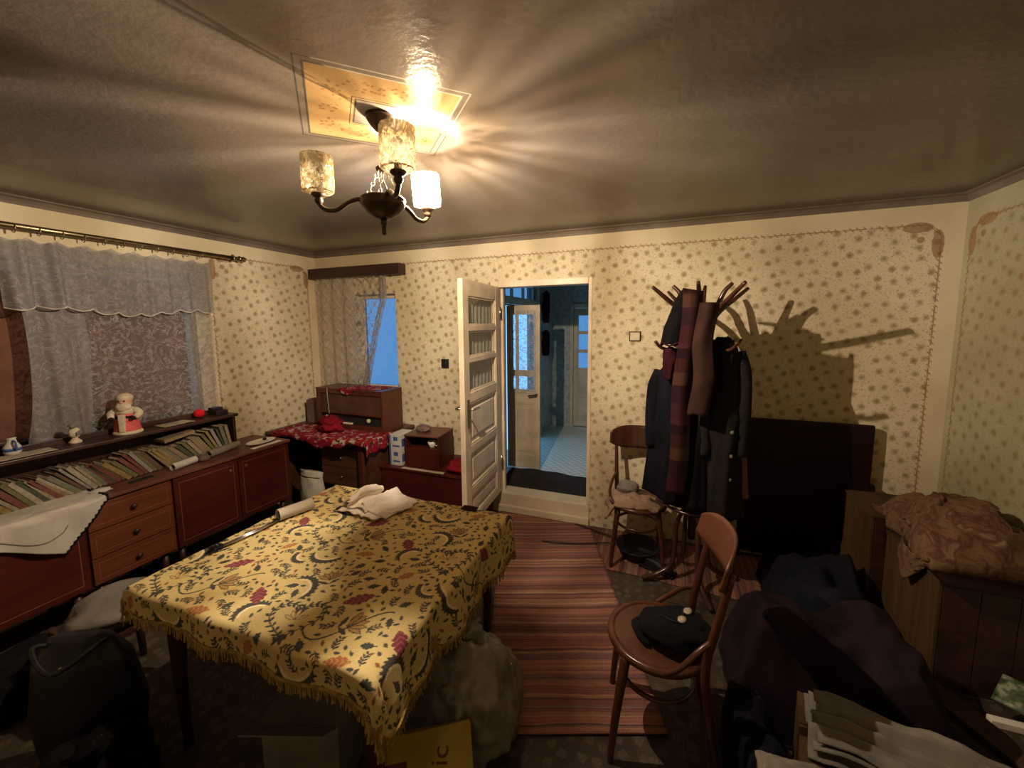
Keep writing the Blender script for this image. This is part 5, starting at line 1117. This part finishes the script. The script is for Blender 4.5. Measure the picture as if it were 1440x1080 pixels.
def coat(name, c, z0, z1, w_top, w_bot, d_, mat, label, rz=0.0, sleeves=True, buttons=None, collar=None):
    e = empty(name, (c[0], c[1], z0), label, 'coat', rz=rz); Hh = z1-z0
    keys = [(0, 0, Hh, w_top*0.16, d_*0.35, 0.05, 3, 0.3), (0, 0, Hh*0.965, w_top*0.30, d_*0.40, 0.05, 3, 0.5), (0, 0, Hh*0.90, w_top*0.47, d_*0.46, 0.05, 4, 1), (0, 0, Hh*0.72, w_top*0.50, d_*0.50, 0.06, 4, 1.6), (0, 0, Hh*0.40, (w_top+w_bot)*0.25, d_*0.52, 0.09, 5, 2.2), (0, 0, 0, w_bot*0.5, d_*0.55, 0.13, 5, 3)]
    loft('coat_body', lerp_rings(keys, 34), mat, e, 56)
    if sleeves:
        for s in (-1, 1): otube('sleeve', [(w_top*0.40*s, 0, Hh*0.92), (w_top*0.54*s, -0.012, Hh*0.80), (w_top*0.57*s, -0.03, Hh*0.58), (w_top*0.52*s, -0.045, Hh*0.36)], [0.045, 0.052, 0.047, 0.040], mat, e, 14, n=24)
    sheet('collar', lambda u, v: (w_top*0.22*math.cos(PI*(0.1+0.8*u)+PI)*(1+0.2*v), -d_*0.42*math.sin(PI*(0.1+0.8*u))-0.012*v, Hh*0.985-0.075*v), 20, 5, collar or mat, e, 0.006)
    if buttons:
        for k in range(3): b_ = olathe('button', [(0.011, 0), (0.012, 0.003), (0.004, 0.005)], buttons, e, seg=12); b_.rotation_euler = (PI/2, 0, 0); b_.location = (0.035, -d_*0.56, Hh*(0.50-0.13*k))
    return e
coat('navy_coat', (0.045, 2.80), 0.60, 1.50, 0.22, 0.34, 0.17, 'navy', 'navy coat hanging on the left of the coat stand', rz=-0.5)
coat('grey_coat', (0.315, 2.71), 0.545, 1.66, 0.20, 0.27, 0.17, 'greycoat', 'charcoal buttoned coat hanging on the right of the coat stand', rz=0.25, buttons='greylinen')
coat('black_coat', (0.165, 2.68), 0.60, 1.62, 0.16, 0.30, 0.14, 'blackcloth', 'plain black coat hanging in the middle of the coat stand', rz=0.0, sleeves=False)
coat('mauve_jacket', (0.41, 2.86), 0.62, 1.30, 0.12, 0.19, 0.10, 'mauve', 'mauve garment hanging behind the charcoal coat', rz=0.2, sleeves=False)
def plaid():
    t = NT('plaid wool'); o = t.obj(); z = t.sep(o)[2]; x = t.sep(o)[0]
    f = t.m('FRACT', t.m('MULTIPLY', z, 2.2)); col = t.ramp(f, [(0, (0.030, 0.008, 0.010)), (0.22, (0.018, 0.006, 0.008)), (0.45, (0.050, 0.022, 0.014)), (0.62, (0.028, 0.009, 0.009)), (0.80, (0.014, 0.005, 0.006)), (0.93, (0.040, 0.010, 0.014))], 'CONSTANT')
    g = t.m('FRACT', t.m('MULTIPLY', x, 7)); col = t.mix(t.m('MULTIPLY', t.m('LESS_THAN', g, 0.4), 0.45), col, (0.016, 0.006, 0.007))
    t.bump(t.noise(o, 250, 2), 0.4, 0.004); return t.fin(col, 0.95, 0.1)
M['plaid'] = plaid()
M['scarfbrown'] = fabric('brown wool scarf', (0.045, 0.021, 0.015), (0.024, 0.010, 0.008))
sc = empty('plaid_scarf', (0.115, 2.645, 0.72), 'long plaid wool scarf draped over the front of the coat stand', 'scarf')
def scf(x0, x1, zt, zb, y0, lean, ph):
    return lambda u, v: (x0+(x1-x0)*u+lean*v-0.085+0.01*math.sin(v*9+ph), y0-2.57-0.03*math.sin(u*PI)+0.005*math.sin(u*7+v*3+ph)+0.03*(1-v)**4, zt+(zb-zt)*v-0.72-0.03*abs(u-0.4)*(v > 0.98))
sheet('scarf_end', scf(0.045, 0.145, 1.93, 0.72, 2.50, -0.055, 0.4), 18, 60, 'plaid', sc, 0.008); sheet('scarf_end', scf(0.125, 0.225, 1.86, 1.22, 2.475, -0.02, 1.7), 18, 40, 'scarfbrown', sc, 0.008)
sheet('scarf_top', lambda u, v: (0.045+0.10*u-0.085+0.0*v, 2.50-2.57+0.16*v, 1.935-0.72+0.02*math.sin(v*PI)-0.02*u), 14, 14, 'plaid', sc, 0.008)
ht = empty('black_hood', (0.045, 2.635, 1.62), 'black pointed hood hung on the upper left hook', 'hood'); 
loft('hood', lerp_rings([(0.035, 0, 0.32, 0.012, 0.012, 0.02, 3, 0), (0.03, 0, 0.26, 0.045, 0.035, 0.05, 3, 1), (0.0, 0, 0.10, 0.062, 0.045, 0.08, 4, 2), (-0.02, 0, 0.0, 0.06, 0.04, 0.1, 4, 3)], 16), 'blackcloth', ht, 32); otube('lining_edge', [(-0.02+0.062*math.cos(a*2*PI/24), 0.042*math.sin(a*2*PI/24), 0.0+0.01*math.sin(a)) for a in range(24)], 0.006, 'maroon', ht, 6, True)
hung('red_mitten_bag', (0.02, 2.68, 0), 0.09, 0.08, 1.40, 1.60, 'maroon', 'small maroon cloth pouch peeping out left of the scarf', 'pouch')

# ------------------------------------------------------------------ headboard, crates, bundle
hb = empty('bed_headboard', (0.93, 3.29, 0), 'large dark oxblood headboard leaning upright against the back wall', 'headboard')
bm = bmesh.new(); box(bm, (-0.375, -0.018, 0.05), (0.365, 0.018, 1.062), 0.010); link('board', bm, 'redboard', hb)
obox('post', (-0.40, -0.022, 0.0), (-0.3755, 0.022, 1.03), 'redboard', hb, 0.006); obox('post', (0.3655, -0.022, 0.0), (0.39, 0.022, 0.66), 'redboard', hb, 0.006)
def crate(name, x0, x1, y0, y1, z1, label, nb=3):
    e = empty(name, ((x0+x1)/2, (y0+y1)/2, 0), label, 'crate'); ox, oy = e.location.x, e.location.y; hw, hd = (x1-x0)/2, (y1-y0)/2
    n = nb; d = 2*hd/n
    for k in range(n): obox('side_plank', (-hw, -hd+d*k+0.002, 0.0), (-hw+0.016, -hd+d*(k+1)-0.002, z1-0.017), 'crate', e, 0.003)
    d2 = 2*(hw-0.017)/n
    for k in range(n): obox('front_plank', (-hw+0.017+d2*k+0.001, -hd, 0.0), (-hw+0.017+d2*(k+1)-0.001, -hd+0.016, z1-0.017), 'darkwood', e, 0.003)
    for k in range(n): obox('top_plank', (-hw-0.006+(2*hw+0.006)/n*k, -hd-0.006, z1-0.0165), (-hw-0.006+(2*hw+0.006)/n*(k+1)-0.003, hd, z1), 'cratetop', e, 0.003)
    obox('back_plank', (-hw+0.017, hd-0.014, 0.0), (hw, hd, z1-0.017), 'crate', e, 0.002); obox('end_plank', (hw-0.014, -hd+0.017, 0.0), (hw, hd-0.0145, z1-0.017), 'crate', e, 0.002)
    return e
crate('wooden_crate', 1.155, 1.655, 2.865, 3.255, 0.62, 'taller plank crate in the right back corner beside the headboard')
crate('wooden_crate', 1.225, 1.655, 2.365, 2.855, 0.545, 'lower plank crate under the bundle, nearest the camera')
ld = obox('lid_board', (1.215, 2.30, 0.5455), (1.66, 2.46, 0.563), 'redboard', None, 0.004); ld.name = 'loose_board'; tag(ld, 'loose dark red board lying on the lower crate', 'board')
def bundle_mat():
    t = NT('brown printed blanket'); o = t.obj(); n = t.noise(o, 10, 4, 0.6, 0.7); col = t.ramp(n, [(0.30, (0.055, 0.022, 0.015)), (0.45, (0.17, 0.10, 0.052)), (0.56, (0.09, 0.038, 0.026)), (0.68, (0.22, 0.145, 0.085))]); t.bump(t.noise(o, 120, 3), 0.5, 0.005); return t.fin(col, 0.9, 0.15)
M['bundle'] = bundle_mat()
def bund(u, v):
    a = u*PI; x = 1.445-0.235*math.cos(a); yy = 2.40+0.62*v; pr = math.sin(v*PI)**0.45 if 0 < v < 1 else 0.0
    z = 0.565+0.215*math.sin(a)**0.7*pr*(1+0.22*fbm(u*2.5, v*3, 4)) if 0 < u < 1 else 0.565
    z += 0.11*(0.5-abs(noise.noise(Vector((u*3.5+2+v*2, v*9-u*3, 1)))))*math.sin(a)*pr
    if yy > 2.84: z = max(z, 0.632)
    return (x-0.03*pr*(u < 0.4)*math.sin(v*9), yy, z)
bu = empty('blanket_bundle', (1.44, 2.6, 0.56), 'crumpled brown printed blanket bundle on top of the crates', 'blanket')
sheet('blanket', loc(bund, bu.location), 70, 70, 'bundle', bu, 0.004)
sheet('top_fold', loc(lambda u, v: (1.24+0.30*v+0.03*fbm(u*3, v*2), 2.50+0.34*u, 0.60+0.205*math.sin(min(1, v*0.75+0.12)*PI*0.62)*math.sin((0.1+0.8*u)*PI)**0.5+0.020*abs(fbm(u*4, v*5, 6))+0.02), bu.location), 40, 40, 'bundle', bu, 0.006)
sheet('hanging_corner', loc(lambda u, v: (1.205-0.03*math.sin(u*PI), 2.42+0.24*u+0.03*v, 0.60-0.17*v*(0.35+0.65*math.sin(u*PI))+0.02*fbm(u*4, v*4)), bu.location), 24, 16, 'bundle', bu, 0.004)

# ------------------------------------------------------------------ heap of clothes on the floor at right
def heap(name, x0, x1, y0, y1, hfun, mat, label, cat, z0=0.0, n=60, rough=0.05, seed=0, ang=0.0, thick=0.02, lab2=None):
    cx, cy = (x0+x1)/2, (y0+y1)/2
    def fn(u, v):
        x = x0+(x1-x0)*u; yy = y0+(y1-y0)*v
        ed = min(u, 1-u, v, 1-v)/0.16; ed = 0.0 if ed <= 0 else min(1, ed); ed = ed**0.5
        z = z0+ed*(hfun(u, v)+rough*fbm(x*3+seed, yy*3, seed, 3)+0.6*rough*(0.5-abs(noise.noise(Vector((x*4+seed, yy*7-seed, 2)))))*1.6)
        fold = 0.35*rough*math.sin(9*(x+0.6*yy)+3*noise.noise(Vector((x*3, yy*3, seed)))); z += ed*fold; wx = 0.05*noise.noise(Vector((v*3, seed, 1)))*(1 if u in (0, 1) else 1); wy = 0.05*noise.noise(Vector((u*3, seed+4, 1)))
        dx, dy = x-cx+wx, yy-cy+wy; return (dx*math.cos(ang)-dy*math.sin(ang), dx*math.sin(ang)+dy*math.cos(ang), max(z, z0+0.004))
    e = empty(name, (cx, cy, 0.0), label, cat)
    def fb(u, v): p = fn(u, v); return (p[0], p[1], z0+0.001)
    sheet('folded_layer', fn, n, n, mat, e, 0.0)
    def edge(t):
        t *= 4; k = int(t) % 4; f_ = t-int(t); return [(f_, 0), (1, f_), (1-f_, 1), (0, 1-f_)][k]
    otube('hem', [Vector(fn(*edge(i/120.0)))+Vector((0, 0, 0.004)) for i in range(120)], 0.007, mat, e, 6, True)
    return e
heap('dark_coat_heap', 0.62, 1.13, 2.32, 3.05, lambda u, v: 0.20+0.06*v, 'navy', 'dark blue coats heaped on the floor before the headboard', 'clothes heap', seed=3, rough=0.10)
heap('purple_blanket', 0.32, 1.12, 1.78, 2.30, lambda u, v: 0.36+0.05*math.sin(u*PI)-0.06*u, 'purple', 'dark purple blanket heap behind the front chair', 'blanket', seed=9, rough=0.10)
heap('black_coat_heap', 0.27, 0.42, 1.40, 1.76, lambda u, v: 0.22+0.10*v, 'navy', 'navy garment pile on the floor right of the front chair', 'clothes heap', seed=14, rough=0.07)
heap('maroon_garment', 0.68, 1.05, 0.98, 1.20, lambda u, v: 0.24, 'maroon', 'maroon garment on the floor before the low linen box', 'garment', seed=21, rough=0.06, n=40)
# newspapers and folded linen at the lower right
def folded(name, c, L_, W_, ang, z, mat, label, cat, fold=0.05, layers=3, tilt=0.0):
    e = empty(name, (c[0], c[1], z), label, cat, rz=ang)
    for k in range(layers):
        o_ = 0.012*k
        sheet('layer', lambda u, v, k=k, o_=o_: (-L_/2+o_+(L_-2*o_)*u, -W_/2+o_+(W_-2*o_)*v, 0.012+fold*k/layers+0.034*abs(fbm(u*2.5+k, v*2.5, 3+k))+fold*0.6*math.exp(-((v-0.3-0.15*k)/0.12)**2)+tilt*u), 30, 30, mat, e, 0.006)
    return e
bx_ = empty('cardboard_box', (0.80, 1.49, 0), 'low cardboard box supporting folded linen in the foreground', 'box', rz=-0.217)
obox('carton', (-0.33, -0.15, 0), (0.33, 0.15, 0.33), 'crate', bx_, 0.004); obox('flap', (-0.33, -0.15, 0.3305), (0.33, -0.004, 0.334), 'crate', bx_, 0.001); obox('flap', (-0.33, 0.004, 0.3305), (0.33, 0.15, 0.334), 'crate', bx_, 0.001)
folded('folded_linen', (0.80, 1.49, 0), 0.62, 0.27, -0.217, 0.3345, 'greylinen', 'loosely folded white linen on the low box at lower right', 'linen', 0.07)
folded('folded_linen', (0.45, 1.21, 0), 0.31, 0.21, 0.0, 0.405, 'greylinen', 'flat white towel at the very bottom edge of the view', 'towel', 0.03, 2)
bx2 = empty('cardboard_box', (0.45, 1.21, 0), 'small cardboard box under the flat white towel', 'box', rz=0.0); obox('carton', (-0.15, -0.10, 0), (0.15, 0.10, 0.40), 'crate', bx2, 0.004); obox('flap', (-0.15, -0.10, 0.4003), (0.15, -0.003, 0.4035), 'crate', bx2, 0.001)
# planks, cards and a leaflet by the lower crate
pk = obox('loose_plank', (-0.46, -0.055, 0), (0.46, 0.055, 0.022), 'cratetop', None, 0.003); pk.location = (1.36, 2.02, 0.02); pk.rotation_euler = (0, 0, math.radians(-62)); tag(pk, 'pale bare plank lying on the floor beside the lower crate', 'plank')
pk = obox('loose_plank', (-0.50, -0.05, 0), (0.50, 0.05, 0.02), 'black', None, 0.003); pk.location = (1.235, 1.93, 0.0); pk.rotation_euler = (0, 0, math.radians(-62)); tag(pk, 'black plank lying next to the pale plank', 'plank')
tag(obox('white_card', (1.36, 2.20, 0.0), (1.50, 2.235, 0.03), 'paper', None, 0.003), 'small white card box on the floor by the lower crate', 'card')
def leaf_print():
    t = NT('green printed leaflet'); o = t.obj(); n = t.noise(o, 28, 3); return t.fin(t.ramp(n, [(0.35, (0.03, 0.045, 0.02)), (0.5, (0.10, 0.13, 0.06)), (0.62, (0.30, 0.30, 0.22))]), 0.5, 0.4)
M['leaflet'] = leaf_print()
lf = sheet('printed_leaflet', lambda u, v: (-0.10+0.20*u, -0.07+0.14*v, 0.004+0.02*math.sin(u*PI)), 14, 6, 'leaflet', None, 0.002); lf.location = (1.50, 2.24, 0.11); lf.rotation_euler = (0.5, 0.1, -0.7); tag(lf, 'green printed leaflet propped at the right picture edge', 'leaflet')
tag(lump('crumpled_paper', (1.40, 1.92, 0.062), (0.05, 0.03, 0.025), 'paper', None, 8, 0.3, 4, 0.3, 0.043, 3), 'crumpled scrap of paper lying on the pale plank', 'paper')

# ------------------------------------------------------------------ bags under the table and at left
pb = empty('plastic_bag', (-0.71, 1.36, 0), 'full white plastic bag on the floor under the table corner', 'bag')
lump('bag_body', (0, 0, 0.20), (0.19, 0.19, 0.23), 'plastic', pb, 7, 0.22, 3, 0.18, 0.001, 5)
loft('knot', lerp_rings([(-0.02, 0.02, 0.38, 0.07, 0.06, 0.2, 5, 0), (-0.02, 0.02, 0.44, 0.03, 0.03, 0.15, 5, 1), (-0.03, 0.03, 0.50, 0.055, 0.05, 0.3, 5, 2)], 10), 'plastic', pb, 30)
yb = empty('yellow_carton', (-0.66, 1.03, 0), 'yellow printed carton bag standing in front of the plastic bag', 'carton', rz=math.radians(33)); yb.location = (-0.63, 0.88, 0.040); yb.rotation_euler = (-0.75, 0, math.radians(33))
obox('carton', (-0.16, -0.055, 0), (0.16, 0.055, 0.37), 'yellow', yb, 0.006); 
bm = bmesh.new(); box(bm, (-0.16, -0.0562, 0.10), (-0.06, -0.0552, 0.30), 0); link('red_print', bm, 'letter', yb)
fc = bpy.data.curves.new('lettering', 'FONT'); fc.body = 'unic'; fc.size = 0.082; fc.extrude = 0.0005; fc.align_x = 'CENTER'; fc.align_y = 'CENTER'
fo = bpy.data.objects.new('lettering_src', fc); COL.objects.link(fo); bpy.context.view_layer.update()
me = bpy.data.meshes.new_from_object(fo.evaluated_get(bpy.context.evaluated_depsgraph_get())); COL.objects.unlink(fo); bpy.data.objects.remove(fo)
me.materials.clear(); me.materials.append(M['letter']); lt = bpy.data.objects.new('lettering', me); COL.objects.link(lt); lt.parent = yb; lt.location = (0.045, -0.0562, 0.255); lt.rotation_euler = (PI/2, -PI/2*0.9, 0)
wb = empty('white_carton', (-1.22, 1.02, 0), 'open pale carton under the near edge of the table', 'carton', rz=math.radians(20))
obox('carton', (-0.14, -0.10, 0), (0.14, 0.10, 0.34), 'greylinen', wb, 0.004); fl = obox('flap', (-0.14, -0.012, 0.0), (0.14, -0.008, 0.13), 'greylinen', wb, 0.001); fl.location = (0, -0.10, 0.335); fl.rotation_euler = (0.9, 0, 0)
# left: stool with a white sheet, black handbag, dark sacks
sl = empty('stool', (-2.42, 0.98, 0), 'dark stool left of the table under a white sheet', 'stool')
obox('seat', (-0.17, -0.17, 0.35), (0.17, 0.17, 0.38), 'darkwood', sl, 0.006)
for x in (-0.14, 0.14):
    for yy in (-0.14, 0.14): otube('leg', [(x, yy, 0.3495), (x*1.1, yy*1.1, 0)], [0.02, 0.015], 'darkwood', sl, 10)
tag(lump('white_pillow', (-2.40, 0.985, 0.435), (0.165, 0.175, 0.075), 'greylinen', None, 4, 0.2, 2.5, 0.12, 0.382, 4), 'white pillow heaped on the stool beside the sideboard', 'pillow')
hbg = empty('black_handbag', (-2.10, 0.74, 0), 'black leather handbag with a metal clasp left of the table', 'handbag', rz=0.5)
loft('bag_body', lerp_rings([(0, 0, 0.0, 0.17, 0.09, 0.02, 3, 0), (0, 0, 0.25, 0.20, 0.11, 0.04, 3, 1), (0, 0, 0.47, 0.17, 0.075, 0.05, 3, 2), (0, 0, 0.56, 0.11, 0.03, 0.05, 3, 2)], 18), 'black_leather', hbg, 40)
obox('clasp', (-0.012, -0.085, 0.475), (0.012, -0.074, 0.495), 'steel', hbg, 0.003); otube('handle', [(-0.09, 0, 0.53), (-0.11, -0.06, 0.56), (0.0, -0.12, 0.50), (0.11, -0.06, 0.56), (0.09, 0, 0.53)], 0.009, 'black_leather', hbg, 8, n=24)
hs = empty('dark_sack', (-1.78, 0.62, 0), 'shapeless dark sack on the floor before the table', 'sack'); lump('sack_body', (0, 0, 0.14), (0.24, 0.16, 0.17), 'blackcloth', hs, 11, 0.25, 3, 0.15, 0.001, 4); loft('sack_neck', lerp_rings([(0.02, 0, 0.26, 0.07, 0.06, 0.15, 5, 0), (0.02, 0, 0.32, 0.03, 0.03, 0.15, 5, 1), (0.03, 0, 0.37, 0.06, 0.05, 0.25, 5, 2)], 8), 'blackcloth', hs, 24)
heap('dark_bedding', -3.02, -2.66, 0.30, 1.00, lambda u, v: 0.16, 'blackcloth', 'dark bedding on the floor along the sideboard', 'bedding', seed=31, rough=0.06, n=40)
tag(lump('grey_sack', (-1.28, 0.40, 0.14), (0.20, 0.14, 0.16), 'maroon', None, 17, 0.25, 3, 0.15, 0.001, 4), 'dim maroon sack in the dark foreground before the table', 'sack')
